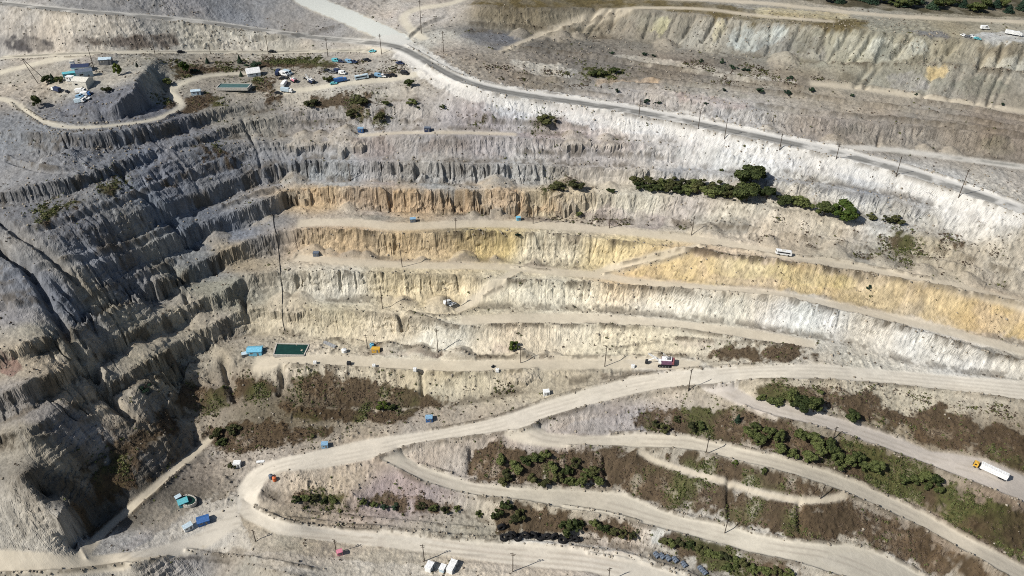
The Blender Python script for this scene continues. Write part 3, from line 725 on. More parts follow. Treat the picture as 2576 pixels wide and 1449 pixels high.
ALB = 0.74
COLS = [
 (200,70,196,188,172),(100,100,190,180,165),(560,100,195,190,172),(300,15,150,150,150),(560,25,140,142,145),(760,60,150,148,145),(200,200,182,172,152),(380,160,165,158,140),(500,165,160,150,130),(330,250,110,112,120),
 (60,350,150,146,140),(60,420,160,152,142),(160,410,155,148,140),(260,400,140,137,135),(200,560,132,128,126),(400,430,140,140,142),(560,400,142,138,134),(450,560,128,131,134),(300,700,136,134,134),(120,740,136,134,134),(560,560,138,138,140),(640,520,140,138,135),
 (500,650,152,146,134),(300,800,165,155,132),(450,820,172,160,135),(560,720,170,158,128),(620,660,182,155,115),(100,830,165,155,132),(40,800,140,135,132),(150,940,172,156,130),(100,1130,150,140,120),(200,1090,140,135,130),(400,930,165,155,130),(560,830,172,160,138),(40,1350,178,168,148),(100,1400,178,168,148),
 (620,300,150,146,135),(800,240,180,170,150),(900,235,180,172,155),(800,300,150,145,140),(1000,300,172,166,158),(1000,370,165,158,152),(1200,300,180,170,165),(1200,370,172,165,160),(850,430,160,163,165),(720,430,140,143,148),(1100,440,172,168,160),(1300,440,180,178,170),
 (800,500,190,165,128),(1000,500,196,165,122),(1200,510,194,165,125),(1400,500,200,182,148),(1600,510,190,182,160),(900,545,172,160,142),(1200,545,170,158,140),(850,610,200,172,135),(1050,610,202,178,138),(1250,610,204,182,126),(1380,630,208,198,172),(1550,630,208,188,140),(1630,680,208,180,138),
 (1900,690,208,180,138),(2200,720,208,178,132),(2450,790,208,180,138),(1750,690,208,180,138),(1000,720,208,190,146),(850,720,205,196,172),(1080,730,205,185,140),(1400,740,208,198,168),(1700,770,208,200,178),(2000,800,208,206,192),(2300,870,206,200,184),(2500,920,205,198,180),
 (800,800,205,190,150),(700,800,200,182,145),(1000,840,206,190,156),(1100,850,205,200,180),(1300,860,204,186,152),(1600,860,204,188,150),(1100,960,192,178,142),(800,905,198,184,155),(1250,780,190,175,140),(1800,800,198,190,165),(1900,850,190,178,150),(2150,900,200,188,160),
 (1300,40,150,140,115),(1500,60,158,150,128),(1640,70,165,158,140),(1850,80,186,182,165),(2150,115,182,180,156),(2350,130,178,172,145),(2500,140,180,170,140),(1400,115,128,124,116),(1250,95,125,124,122),(1700,170,138,130,118),(1450,140,150,142,130),(1950,200,160,150,130),(2300,200,172,170,150),(2450,230,165,160,145),(2500,195,180,175,155),
 (2200,260,176,166,146),(2450,320,160,146,126),(1700,260,176,168,158),(2100,330,168,160,150),(2250,340,165,160,148),(1350,200,178,170,155),(1200,140,180,172,158),(1100,100,185,178,160),(1080,40,190,180,165),(1300,265,198,197,192),(1600,320,196,190,182),(1450,300,185,172,165),(1900,390,202,200,192),(1700,390,190,184,176),(1500,380,176,170,165),(2200,460,202,200,192),(2450,560,202,198,188),(2300,560,198,194,182),(2500,660,190,180,160),
 (2300,630,180,170,146),(2000,590,182,168,142),(1850,540,186,178,158),(2200,650,165,160,142),(2050,560,195,182,155),(1700,540,176,165,150),(1500,560,180,168,150),(2400,690,188,175,148),
 (700,1340,186,172,144),(1000,1400,194,180,154),(1300,1400,200,184,160),(500,1350,168,160,142),(350,1370,165,160,152),(850,1210,192,174,148),(980,1235,165,145,138),(1300,1300,186,172,146),(1450,1060,178,165,150),(1550,1075,170,160,152),(1100,1050,165,152,132),(700,1150,182,165,142),(1150,1150,178,162,142),(600,1130,160,145,125),
 (500,1000,135,118,98),(330,1200,95,88,76),(250,1300,95,88,76),(420,1120,120,108,90),(700,1040,120,108,84),(1400,960,190,174,142),(1620,970,185,172,146),(2000,970,195,180,150),(2300,1000,190,178,150),(2400,1120,150,135,110),(1650,1130,180,168,145),(1250,1340,170,162,140),(1500,1400,200,184,165),(1700,1420,180,172,155),(2100,1430,186,176,155),(2500,1300,140,120,98),(2200,1100,150,135,108),
]
cx = np.array([c[0] for c in COLS], float); cy = np.array([c[1] for c in COLS], float)
cX, cY, _ = ground_hit(cx, cy)
cu, cvv = cX / cY, np.log(cY)
def mute(c, k=.72):
    c = np.asarray(c, float); g = c @ np.array([.3, .55, .15]); return g[..., None] + (c - g[..., None]) * k
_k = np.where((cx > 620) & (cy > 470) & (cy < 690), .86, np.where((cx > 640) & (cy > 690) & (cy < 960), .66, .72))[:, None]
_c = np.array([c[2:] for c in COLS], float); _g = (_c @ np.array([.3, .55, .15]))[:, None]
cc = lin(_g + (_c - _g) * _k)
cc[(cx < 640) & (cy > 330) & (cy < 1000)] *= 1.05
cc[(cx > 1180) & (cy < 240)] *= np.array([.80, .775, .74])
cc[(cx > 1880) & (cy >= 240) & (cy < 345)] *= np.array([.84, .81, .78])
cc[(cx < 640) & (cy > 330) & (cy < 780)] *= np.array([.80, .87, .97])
cc[(cx < 640) & (cy > 640) & (cy < 1140)] *= 1.10
cc[(cx > 640) & (cy > 690) & (cy < 925)] *= 1.12
cc[(cx > 1300) & (cy > 240) & (cy < 640)] *= 1.08
st = 6
gu_, gv_ = np.meshgrid(U[::st], V[::st])
wob = .02 * fbm(gu_ * 10, gv_ * 10, 1.0, 71, 3)
num = np.zeros(gu_.shape + (3,)); den = np.zeros(gu_.shape)
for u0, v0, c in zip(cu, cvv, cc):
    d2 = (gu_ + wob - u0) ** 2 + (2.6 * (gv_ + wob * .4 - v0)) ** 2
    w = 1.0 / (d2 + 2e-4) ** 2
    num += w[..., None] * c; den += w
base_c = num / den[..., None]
iu_, iv_ = np.meshgrid(np.arange(NU) / st, np.arange(NV) / st)
def up(A):
    a = np.minimum(iu_.astype(int), A.shape[1] - 2); b = np.minimum(iv_.astype(int), A.shape[0] - 2)
    fu = np.clip(iu_ - a, 0, 1); fv = np.clip(iv_ - b, 0, 1)
    return (A[b, a] * (1 - fu) + A[b, a + 1] * fu) * (1 - fv) + (A[b + 1, a] * (1 - fu) + A[b + 1, a + 1] * fu) * fv
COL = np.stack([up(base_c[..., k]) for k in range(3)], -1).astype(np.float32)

def tint(wm, rgb, k=1.0):
    sl, m = wm
    m = (m * k)[..., None].astype(np.float32)
    COL[sl] = COL[sl] * (1 - m) + lin(mute(rgb, .78)).astype(np.float32) * m

ROCK = [  # rock and soil patches: polygon, colour, strength
 ([(735,482),(860,478),(1050,482),(1300,487),(1420,490),(1420,540),(1260,535),(1050,528),(900,515),(745,508)], (204,170,128), .65),
 ([(740,584),(860,590),(1040,596),(1240,592),(1280,600),(1275,650),(1040,645),(880,635),(756,622)], (204,176,132), .5),
 ([(1190,600),(1270,590),(1285,650),(1200,650)], (208,184,118), .6),
 ([(1640,622),(1756,640),(1900,656),(2165,690),(2452,745),(2600,780),(2600,860),(2400,822),(2243,785),(2087,748),(1905,722),(1700,705),(1560,692)], (210,182,124), .75),
 ([(1750,645),(1850,650),(1990,670),(2160,695),(2150,735),(1950,705),(1800,690)], (212,190,120), .5),
 ([(700,415),(1000,414),(1000,455),(720,452)], (162,166,165), .55), ([(1000,415),(1290,418),(1280,458),(1000,456)], (176,176,172), .4),
 ([(1180,255),(1400,275),(1560,300),(1700,325),(1640,340),(1450,315),(1280,290),(1150,262)], (206,206,204), .6),
 ([(1700,330),(1900,365),(2200,440),(2400,495),(2560,560),(2400,560),(2100,450),(1850,395)], (206,204,200), .5),
 ([(690,456),(900,458),(1100,464),(1290,466),(1290,480),(1050,474),(840,468),(720,470)], (156,158,155), .6),
 ([(1620,424),(1800,424),(1960,446),(2080,460),(2250,495),(2240,505),(2050,470),(1900,448),(1700,436)], (156,158,160), .9),
 ([(985,1195),(1100,1215),(1190,1245),(1130,1255),(1030,1240),(960,1225)], (162,144,136), .6),
 ([(1380,1085),(1500,1050),(1620,1030),(1660,1070),(1560,1095),(1420,1095)], (172,165,158), .6),
 ([(400,1390),(470,1330),(540,1330),(600,1345),(560,1380),(480,1392)], (160,162,158), .5),
 ([(300,1400),(420,1330),(470,1290),(560,1280),(540,1330),(440,1390)], (164,164,158), .5),
 ([(0,92),(50,88),(110,96),(132,105),(130,124),(60,128),(0,126)], (84,80,80), .85), ([(185,95),(300,92),(450,82),(455,110),(380,118),(250,116),(190,110)], (104,92,82), .7),
 ([(1150,88),(1230,80),(1300,92),(1330,108),(1262,130),(1200,112)], (122,122,124), .7), ([(1330,105),(1560,100),(1760,128),(1950,160),(2060,165),(2000,176),(1800,150),(1560,122),(1380,128)], (122,116,104), .55),
 ([(2285,75),(2380,82),(2400,100),(2330,96)], (125,125,128), .6), ([(2450,82),(2600,75),(2600,108),(2500,104),(2410,96)], (196,198,194), .6),
 ([(1190,-20),(1600,-20),(1905,26),(2190,50),(2182,77),(1945,58),(1720,31),(1574,20),(1480,18),(1190,14)], (112,96,54), .8),
 ([(1905,18),(2120,34),(2180,48),(1905,46)], (202,186,140), .6),
 ([(1640,40),(1700,35),(1670,85),(1650,90)], (190,182,135), .6), ([(1800,50),(1850,55),(1800,105),(1780,100)], (198,186,148), .6), ([(1840,62),(1910,62),(1990,75),(1900,135),(1830,115)], (190,196,186), .6),
 ([(2080,84),(2300,100),(2340,130),(2230,155),(2100,120)], (194,192,172), .5), ([(2330,168),(2390,166),(2380,205),(2335,195)], (212,186,128), .7),
 ([(2385,200),(2500,190),(2540,230),(2440,240),(2380,215)], (130,130,112), .7), ([(2230,190),(2320,180),(2350,220),(2250,235)], (170,165,158), .5),
 ([(2120,175),(2180,192),(2200,218),(2100,205)], (128,120,100), .6), ([(2210,110),(2260,120),(2250,140),(2210,135)], (120,120,104), .6),
 ([(2300,235),(2576,290),(2576,420),(2470,380),(2300,345)], (166,152,132), .45),
 ([(2460,350),(2540,345),(2560,385),(2500,395)], (130,125,100), .5),
 ([(1900,100),(2060,96),(2090,150),(1980,138),(1900,128)], (142,136,124), .5),
 ([(1450,540),(1530,510),(1680,545),(1660,575),(1560,570)], (166,150,140), .6), ([(1730,545),(1850,540),(1900,560),(1880,590),(1770,585)], (138,134,120), .6), ([(1290,540),(1380,545),(1420,562),(1300,560)], (124,112,102), .6),
 ([(1390,530),(1440,520),(1460,545),(1400,548)], (126,118,112), .6),
 ([(1700,628),(1760,625),(1900,650),(1980,664),(1900,662),(1760,640)], (110,92,76), .65), ([(1990,668),(2165,690),(2322,718),(2452,742),(2450,750),(2300,722),(2140,694)], (122,108,84), .6),
 ([(2080,790),(2191,808),(2348,852),(2504,900),(2600,918),(2600,900),(2470,870),(2330,835),(2190,796)], (118,112,98), .7),
 ([(1690,852),(1790,858),(1850,866),(1730,868)], (150,132,122), .4), ([(1230,872),(1300,870),(1310,890),(1240,892)], (190,170,150), .5),
 ([(2300,840),(2420,870),(2500,900),(2380,925),(2300,900)], (200,194,178), .4),
 ([(880,455),(1000,458),(1080,464),(960,470)], (165,150,140), .5),
 ([(820,640),(1030,650),(1180,655),(1270,660),(1270,668),(1050,662),(850,655)], (140,124,108), .6), ([(1070,580),(1230,575),(1240,590),(1100,596)], (120,110,90), .6), ([(870,540),(1000,545),(1120,560),(1000,556),(880,552)], (138,132,116), .6),
 ([(1560,605),(1640,614),(1560,618)], (110,98,84), .6), ([(1380,590),(1560,604),(1560,612),(1380,600)], (118,104,88), .55), ([(1310,662),(1400,672),(1500,674),(1420,682),(1320,676)], (134,120,106), .6),
 ([(2000,640),(2150,655),(2300,690),(2160,680)], (160,152,130), .4),
 ([(1455,805),(1560,806),(1540,820),(1470,818)], (118,106,92), .7),
 ([(1060,350),(1200,352),(1180,372),(1060,370)], (140,126,114), .4), ([(860,345),(960,352),(1000,385),(900,392)], (138,122,112), .45),
 ([(930,880),(1060,885),(1180,898),(1100,900),(960,896)], (140,120,106), .6), ([(900,868),(960,872),(965,895),(905,890)], (112,98,84), .5),
 ([(1280,905),(1440,895),(1460,901),(1300,912)], (146,112,100), .5), ([(1120,1362),(1200,1376),(1380,1402),(1370,1408),(1200,1392)], (146,116,108), .5),
 ([(945,1360),(965,1352),(975,1372),(955,1382)], (140,120,98), .7), ([(420,1345),(470,1335),(460,1365),(425,1368)], (120,106,86), .8),
 ([(1500,940),(1590,930),(1600,945),(1530,955)], (180,160,132), .5),
 ([(505,75),(590,60),(640,70),(600,85)], (140,138,130), .4),
 ([(1550,135),(1700,152),(1860,184),(2010,202),(2000,214),(1840,198),(1690,168),(1545,148)], (186,178,160), .7), ([(1290,150),(1400,160),(1460,175),(1440,200),(1330,192),(1280,170)], (206,200,184), .7),
 ([(1480,200),(1620,198),(1700,206),(1640,212),(1500,210)], (206,176,140), .6), ([(1500,212),(1620,206),(1720,210),(1640,216)], (92,84,74), .6), ([(1680,205),(1860,225),(1900,250),(1760,245),(1660,225)], (150,146,130), .5),
 ([(1960,-30),(2700,-30),(2700,44),(2500,40),(2330,34),(2180,22),(2050,10)], (78,72,50), .85), ([(2200,26),(2350,38),(2576,46),(2576,54),(2350,48),(2200,36)], (150,142,124), .6),
 ([(1900,262),(2060,285),(2180,292),(2340,300),(2340,312),(2150,300),(1900,276)], (146,140,128), .55), ([(2080,312),(2180,316),(2200,340),(2100,345)], (118,112,100), .5), ([(2250,300),(2500,300),(2576,330),(2576,345),(2400,330)], (148,134,112), .55), ([(1690,230),(1800,250),(1900,268),(1860,280),(1720,252)], (184,160,150), .5),
 ([(1620,40),(1660,36),(1640,70),(1600,88)], (150,142,120), .6), ([(1560,40),(1610,38),(1560,85),(1520,84)], (136,132,118), .5), ([(1710,45),(1760,48),(1730,95),(1690,100)], (130,124,108), .6), ([(2000,80),(2050,84),(2030,130),(1990,132)], (124,118,98), .6), ([(2060,84),(2082,86),(2066,130),(2050,132)], (120,112,92), .55), ([(2120,92),(2140,94),(2126,134),(2108,134)], (120,112,92), .55),
 ([(2400,110),(2576,112),(2576,140),(2480,135)], (132,118,90), .55), ([(2440,140),(2600,150),(2600,182),(2500,175)], (196,192,170), .5),
 ([(1320,300),(1420,290),(1440,315),(1350,330)], (150,140,132), .5), ([(760,350),(840,348),(850,380),(770,392)], (134,130,126), .5), ([(1030,356),(1170,352),(1190,372),(1050,378)], (146,134,124), .5), ([(1160,385),(1300,392),(1290,402),(1150,398)], (138,122,110), .55), ([(700,325),(850,318),(880,332),(720,340)], (140,134,128), .45),
 ([(1290,345),(1480,350),(1640,362),(1640,384),(1450,372),(1290,365)], (188,178,172), .5), ([(1200,330),(1500,338),(1640,350),(1500,350),(1220,342)], (176,160,156), .5), ([(1690,372),(1900,385),(1900,410),(1700,400)], (206,204,194), .5),
 ([(600,1380),(800,1400),(1000,1415),(1200,1430),(1200,1460),(800,1460),(640,1420)], (206,196,178), .5), ([(1250,1356),(1470,1364),(1640,1395),(1600,1402),(1450,1378),(1250,1366)], (206,202,192), .7), ([(1640,1330),(1690,1325),(1700,1365),(1640,1370)], (204,202,190), .7),
 ([(640,1290),(800,1330),(1000,1345),(1150,1365),(1150,1372),(960,1356),(700,1335)], (208,202,186), .5), ([(1560,905),(1760,900),(1800,930),(1700,945),(1620,935)], (208,202,186), .6), ([(1740,930),(1860,925),(1860,985),(1800,990),(1740,965)], (210,204,192), .6), ([(2250,1395),(2330,1400),(2420,1460),(2150,1460),(2050,1400),(2150,1390)], (196,190,178), .5),
 ([(20,165),(110,155),(140,165),(60,178)], (140,132,120), .5), ([(0,880),(40,900),(60,930),(30,950),(0,940)], (140,104,92), .6),
]
for poly, c, k in ROCK:
    sl_, m_ = patch_soft(poly, .6, 3.0, int(poly[0][0]))
    m_ = m_ * (.55 + .45 * sstep(np.roll(N2, int(poly[0][1]) * 7, 1)[sl_] + .22 * S_big[sl_], -.35, .35))
    tint((sl_, m_), c, min(.95, k * 1.3))

grn = sstep(fbm(GX, GY, 24, 120, 3) + .25 * N2, .0, .4)
bc = np.stack([COL[..., k] * 0 for k in range(3)], -1)
b1 = lin((86, 72, 54)); b2 = lin((96, 80, 61)); g1 = lin((84, 88, 48))
t_ = sstep(N2, -.3, .3)[..., None]
sc = (b1 * (1 - t_) + b2 * t_) * (1 - grn[..., None] * .8) + g1 * (grn[..., None] * .8)
bare = sstep(N2 + .5 * N3, .25, .7)                    # soil between the brush
k = (SCRUB * (.95 - .36 * bare))[..., None]
COL = (COL * (1 - k) + sc * .92 * k).astype(np.float32)

# debris and tufts along the foot and the lip of every bench
for nm in NAMES:
    if nm in ('far', 'near', 'haul_u', 'haul_l', 'top_road_a', 'top_road_b', 'second_road_a', 'second_road_b', 'low_u') or nm.startswith('b'): continue
    isT = nm[0] == 't' or nm.endswith('toe')
    q = densify(smooth_pts(LINES[nm][0]), 4.0); q = q[(q[:, 0] > -150) & (q[:, 0] < 2730)]
    X, Y = unproj(q[:, 0], q[:, 1], zline(nm, q[:, 0]))
    sl, m = world_strip(X, Y, 4.6 if isT else 2.0)
    if m.size == 0: continue
    m = blur(m.astype(np.float32), 1.6) * sstep(N2[sl] + .7 * N3[sl] + .8 * np.roll(N1, len(nm) * 61 + ord(nm[-1]) * 17, 1)[sl], -.15, .3) * (1 - np.clip(ROADM[sl] * 1.6, 0, 1))
    tint((sl, m), (90, 79, 62) if isT else (88, 78, 63), .66)

# stains: rills carry finer, paler or darker silt; beds of rock follow the level
lay = vnoise(Z * 1.0 + 2.5 * N1, GX * 0 + 3.0, 1.7, 130) * .6 + vnoise(Z + 3 * N1, GX * 0 + 9.0, 4.3, 131) * .6
mot = 1 + .15 * N1 + .20 * N2 + .20 * N3 + .10 * vnoise(GX, GY, 1.2, 104) + FACE * (.09 * lay + .055 * np.clip(S_mid, -2, 2) + .05 * np.clip(S_fin, -2, 2))
shade_streaks = FACE * sstep(S_mid + .5 * np.roll(S_fin, 40, 1), .9, 2.0) * sstep(N1, -.3, .2) * .32 + FACE * sstep(np.round(blk * 2.5) / 2.5, .2, .5) * .10  # dark streaks and blocks painted on the faces to look like shadow
COL *= (1 - shade_streaks)[..., None].astype(np.float32)
COL *= np.clip(mot, .5, 1.5)[..., None].astype(np.float32)
N0 = fbm(GX, GY, 95, 142, 3)
COL *= (1 + .16 * N0)[..., None]
gk = (.2 * sstep(np.roll(N0, 333, 1) + .4 * N1, .0, .4) * (1 - SCRUB0))[..., None]
COL = (COL * (1 - gk) + COL.mean(-1, keepdims=True) * np.array([1.0, 1.0, .96], np.float32) * gk).astype(np.float32)
warm = (.05 * fbm(GX, GY, 55, 140, 3) + .035 * fbm(GX, GY, 14, 141, 2))[..., None]
COL *= 1 + warm * np.array([1.0, .15, -1.1], np.float32)
pink = sstep(fbm(GX, GY, 42, 150, 3), .12, .5)[..., None] * (1 - SCRUB[..., None]) * .5
COL *= 1 + pink * np.array([.035, -.012, -.01], np.float32)
# loose dark stones and small tufts, thickest on rubbly ground
spk = RNG.random((NV, NU)).astype(np.float32)
dens = .006 + .05 * rub + .02 * sstep(N1, .1, .5) + .03 * FACE * (1 - STEEP) * sstep(N2, 0, .5)
spots_ = blur((spk < dens).astype(np.float32), .8)
spots_ = np.clip(spots_ * 2.2, 0, 1) * (1 - .92 * np.clip(ROADM, 0, 1))
COL = COL * (1 - .62 * spots_[..., None]) + lin((60, 52, 40)).astype(np.float32) * (.62 * spots_[..., None])

# road surfaces: graded pale dust with wheel tracks, the quarry road watered dark along its middle
RC = {'haul_road': (214, 206, 190), 'truck_road': (204, 195, 184), 'bench_road': (208, 199, 180), 'spur_road': (206, 198, 180), 'quarry_road': (212, 208, 198), 'gravel_road': (206, 198, 178), 'pit_track': (200, 189, 168)}
for i, nm in enumerate(ORDER):
    m = blur((ROADID == i + 1).astype(np.float32), 1.4)
    c = lin(RC[nm])
    f = (.78 * m)[..., None]
    tex = (1 + .10 * N2 + .08 * N1 + .05 * N3)[..., None]
    COL = COL * (1 - f) + (c * tex) * f
COL = COL.astype(np.float32)
def ruts(pts, offs, width, rgb, k, seed, gaps=.2):
    p = densify(smooth_pts(pts), 4.0)
    X, Y, _ = ground_hit(p[:, 0], p[:, 1])
    d = np.gradient(np.stack([X, Y], 1), axis=0); d /= np.maximum(np.hypot(d[:, 0], d[:, 1]), 1e-6)[:, None]
    for o in offs:
        sl, m = world_strip(X - d[:, 1] * o, Y + d[:, 0] * o, width)
        m = blur(m.astype(np.float32), 1.0) * sstep(np.roll(N2, seed * 31, 1)[sl] + .5 * N1[sl], -gaps - .3, -gaps + .35)
        tint((sl, m), rgb, k)
tint(soft(strip_mask([(p[0], p[1] + 3) for p in RD_TOP[8:-1]], 24), 2.5, .5, 8), (224, 220, 210), .62)
tint(soft(strip_mask([(755, -10), (800, 12), (860, 35), (920, 62), (985, 90), (1018, 112)], 16), 2.0, .4, 9), (200, 205, 198), .8)
tint(soft(poly_mask([(940, 95), (1000, 85), (1060, 110), (1130, 165), (1220, 205), (1200, 225), (1090, 190), (1030, 140)]), 3.0, .5, 4), (206, 203, 192), .7)
mid = lambda a, b, n=40: [tuple((np.array([np.interp(t, np.linspace(0, 1, len(a)), np.array(a)[:, i]) for i in (0, 1)]) + np.array([np.interp(t, np.linspace(0, 1, len(b)), np.array(b)[:, i]) for i in (0, 1)])) / 2) for t in np.linspace(0, 1, n)]
ruts([(x, y + 1) for x, y in RD_TOP[1:]], (0,), 7.4, (130, 128, 121), .85, 201, .25)
ruts([(x, y + 1) for x, y in RD_TOP[1:]], (-1.6, 1.8), 1.5, (96, 95, 90), .7, 213, .1)
ruts([(2120, 374), (2348, 392), (2450, 402), (2650, 430)], (0,), 2.8, (136, 134, 124), .8, 202, 0)
ruts([(x, y + 7 + (x - 1000) / 500) for x, y in RD_TOP[8:]], (0,), 2.2, (150, 147, 138), .7, 211, .1)
ruts(RD_SEC[1:], (.5,), 2.8, (122, 117, 104), .8, 203, .2)
HM = [((hx + lx) / 2, (hy + ly) / 2) for (hx, hy), (lx, ly) in zip([(622, 1220), (672, 1180), (800, 1148), (940, 1120), (1087, 1098), (1250, 1060), (1400, 1015), (1587, 962), (1750, 938), (1905, 926), (2061, 920), (2300, 940), (2600, 968)], [(640, 1235), (680, 1190), (800, 1172), (940, 1150), (1100, 1108), (1250, 1086), (1400, 1040), (1587, 992), (1750, 966), (1905, 948), (2061, 952), (2300, 970), (2600, 1004)])]
ruts(HM, (-4.2, -1.6, 1.4, 4.4), 1.1, (176, 166, 148), .5, 204, .1)
ruts([(630, 1300), (700, 1330), (850, 1346), (1000, 1358), (1150, 1382), (1330, 1400), (1480, 1412), (1620, 1440)], (-6, -3, 0, 3.2), 1.2, (176, 162, 142), .55, 205, .15)
for L_, sd in ((mid(B1U[:-1], B1L[:-1]), 206), (mid(B2U, B2L), 207), (mid(B3U, B3L), 208)):
    ruts(L_, (-1.8, 1.6), .9, (168, 156, 138), .6, sd, .15)
tint(soft(poly_mask([(300,1402),(400,1345),(470,1290),(540,1240),(600,1240),(600,1300),(650,1385),(500,1392),(400,1402)]), 4.0, .9, 6), (208, 200, 184), .6)
tint(((slice(0, NV), slice(0, NU)), FANS * .4), (188, 174, 150), 1.0)
# churned yard ground
for q, sd in (([(300, 1405), (420, 1340), (520, 1300), (640, 1275)], 209), ([(640, 1400), (800, 1420), (1000, 1430), (1300, 1440)], 210)):
    ruts(q, (-8, -4, 0, 5, 9), 1.2, (150, 140, 124), .45, sd, .0)
# berm shadows painted as dark lines along the roads; debris tint on ledges
for pts, w, h in BERMS + [(l_, 2.6, 0) for l_ in LEDGES]:
    p = densify(smooth_pts(pts), 3.0)
    X, Y, _ = ground_hit(p[:, 0], p[:, 1])
    d = np.gradient(np.stack([X, Y], 1), axis=0); d /= np.maximum(np.hypot(d[:, 0], d[:, 1]), 1e-6)[:, None]
    sl, m = world_strip(X, Y, w * .8)
    m = blur(m.astype(np.float32), .9) * sstep(N2[sl] + .8 * N3[sl], -.2, .2)
    tint((sl, m), (84, 72, 54), .65)
COL = np.clip(COL * ALB, .004, .8)

# ------------------------------------------------------------------ build the ground and road sheets
SC = bpy.context.scene
COLL = SC.collection
def new_mat(name, rgb=(.5, .5, .5), rough=.8, metal=0.0, noise=0.0, nscale=3.0, spec=.3):
    m = bpy.data.materials.new(name); m.use_nodes = True
    nt = m.node_tree; b = nt.nodes['Principled BSDF']
    b.inputs['Roughness'].default_value = rough; b.inputs['Metallic'].default_value = metal
    b.inputs['Specular IOR Level'].default_value = spec
    b.inputs['Base Color'].default_value = (*rgb, 1)
    if noise:
        tc = nt.nodes.new('ShaderNodeTexCoord'); tn = nt.nodes.new('ShaderNodeTexNoise'); tn.inputs['Scale'].default_value = nscale; tn.inputs['Detail'].default_value = 4
        cr = nt.nodes.new('ShaderNodeMapRange'); cr.inputs['From Min'].default_value = .3; cr.inputs['From Max'].default_value = .7
        cr.inputs['To Min'].default_value = 1 - noise; cr.inputs['To Max'].default_value = 1 + noise * .5
        mx = nt.nodes.new('ShaderNodeMix'); mx.data_type = 'RGBA'; mx.blend_type = 'MULTIPLY'; mx.inputs['Factor'].default_value = 1
        mx.inputs[6].default_value = (*rgb, 1)
        nt.links.new(tc.outputs['Object'], tn.inputs['Vector']); nt.links.new(tn.outputs['Fac'], cr.inputs['Value'])
        nt.links.new(cr.outputs['Result'], mx.inputs[7]); nt.links.new(mx.outputs[2], b.inputs['Base Color'])
    return m

def ground_mat():
    m = bpy.data.materials.new('pit_ground'); m.use_nodes = True
    nt = m.node_tree; b = nt.nodes['Principled BSDF']
    b.inputs['Roughness'].default_value = .95; b.inputs['Specular IOR Level'].default_value = .08
    at = nt.nodes.new('ShaderNodeAttribute'); at.attribute_name = 'rock'
    tc = nt.nodes.new('ShaderNodeTexCoord')
    n1 = nt.nodes.new('ShaderNodeTexNoise'); n1.inputs['Scale'].default_value = .55; n1.inputs['Detail'].default_value = 8; n1.inputs['Roughness'].default_value = .78
    mr = nt.nodes.new('ShaderNodeMapRange'); mr.inputs['From Min'].default_value = .3; mr.inputs['From Max'].default_value = .7; mr.inputs['To Min'].default_value = .66; mr.inputs['To Max'].default_value = 1.26
    mx = nt.nodes.new('ShaderNodeMix'); mx.data_type = 'RGBA'; mx.blend_type = 'MULTIPLY'; mx.inputs['Factor'].default_value = 1
    nt.links.new(tc.outputs['Object'], n1.inputs['Vector']); nt.links.new(n1.outputs['Fac'], mr.inputs['Value'])
    nt.links.new(at.outputs['Alpha'], mx.inputs['Factor']); nt.links.new(at.outputs['Color'], mx.inputs[6]); nt.links.new(mr.outputs['Result'], mx.inputs[7]); nt.links.new(mx.outputs[2], b.inputs['Base Color'])
    bp = nt.nodes.new('ShaderNodeBump'); bp.inputs['Strength'].default_value = 1.0; bp.inputs['Distance'].default_value = .8
    nt.links.new(at.outputs['Alpha'], bp.inputs['Strength']); nt.links.new(n1.outputs['Fac'], bp.inputs['Height']); nt.links.new(bp.outputs['Normal'], b.inputs['Normal'])
    return m
GMAT = ground_mat()

# level ground beyond the survey, out to the horizon
uo = UMAX + np.array([.08, .25, .6, 1.3, 3.0]); vo = V[-1] + np.array([.1, .3, .7, 1.3, 2.2])
Ub = np.concatenate([-uo[::-1], U, uo]); Vb = np.concatenate([[V[0] - 1.2, V[0] - .4], V, vo])
pad = ((2, 5), (5, 5))
ZB = np.pad(Z, pad, mode='edge'); CB = np.pad(COL, pad + ((0, 0),), mode='edge'); RB = np.pad(ROADID, pad, mode='edge'); RMB = np.pad(ROADM, pad, mode='edge')
SFB = np.pad(1 - FACE * (1 - np.clip(FLUTE * 1.2, .35, 1)) * .75, pad, mode='edge')
SMB = np.pad(FACE + .0 < .45, pad, mode='edge')
YB = np.exp(Vb)[:, None] * np.ones((1, len(Ub))); XB = YB * Ub[None, :]
nvb, nub = ZB.shape
# overhangs, ledges and blocks on the cliffs: the rock is also pushed sideways, out of and into the face
sd = GX * .8 + GY * .35
smoothf = np.clip(.12 + .75 * FLUTE, .2, 1)             # pale soft beds weather smooth
push = smoothf * STEEP * (1 - .9 * np.clip(ROADM, 0, 1)) * (.75 * vnoise(sd, Z * 1.3, 2.6, 301) + .45 * vnoise(sd, Z * 1.6, 1.3, 302) + .5 * np.round(1.5 * vnoise(sd * .6, Z * 1.8, 2.2, 303)) / 1.5) * .8
XB[2:-5, 5:-5] -= (DUN * push); YB[2:-5, 5:-5] -= (DVN * push)

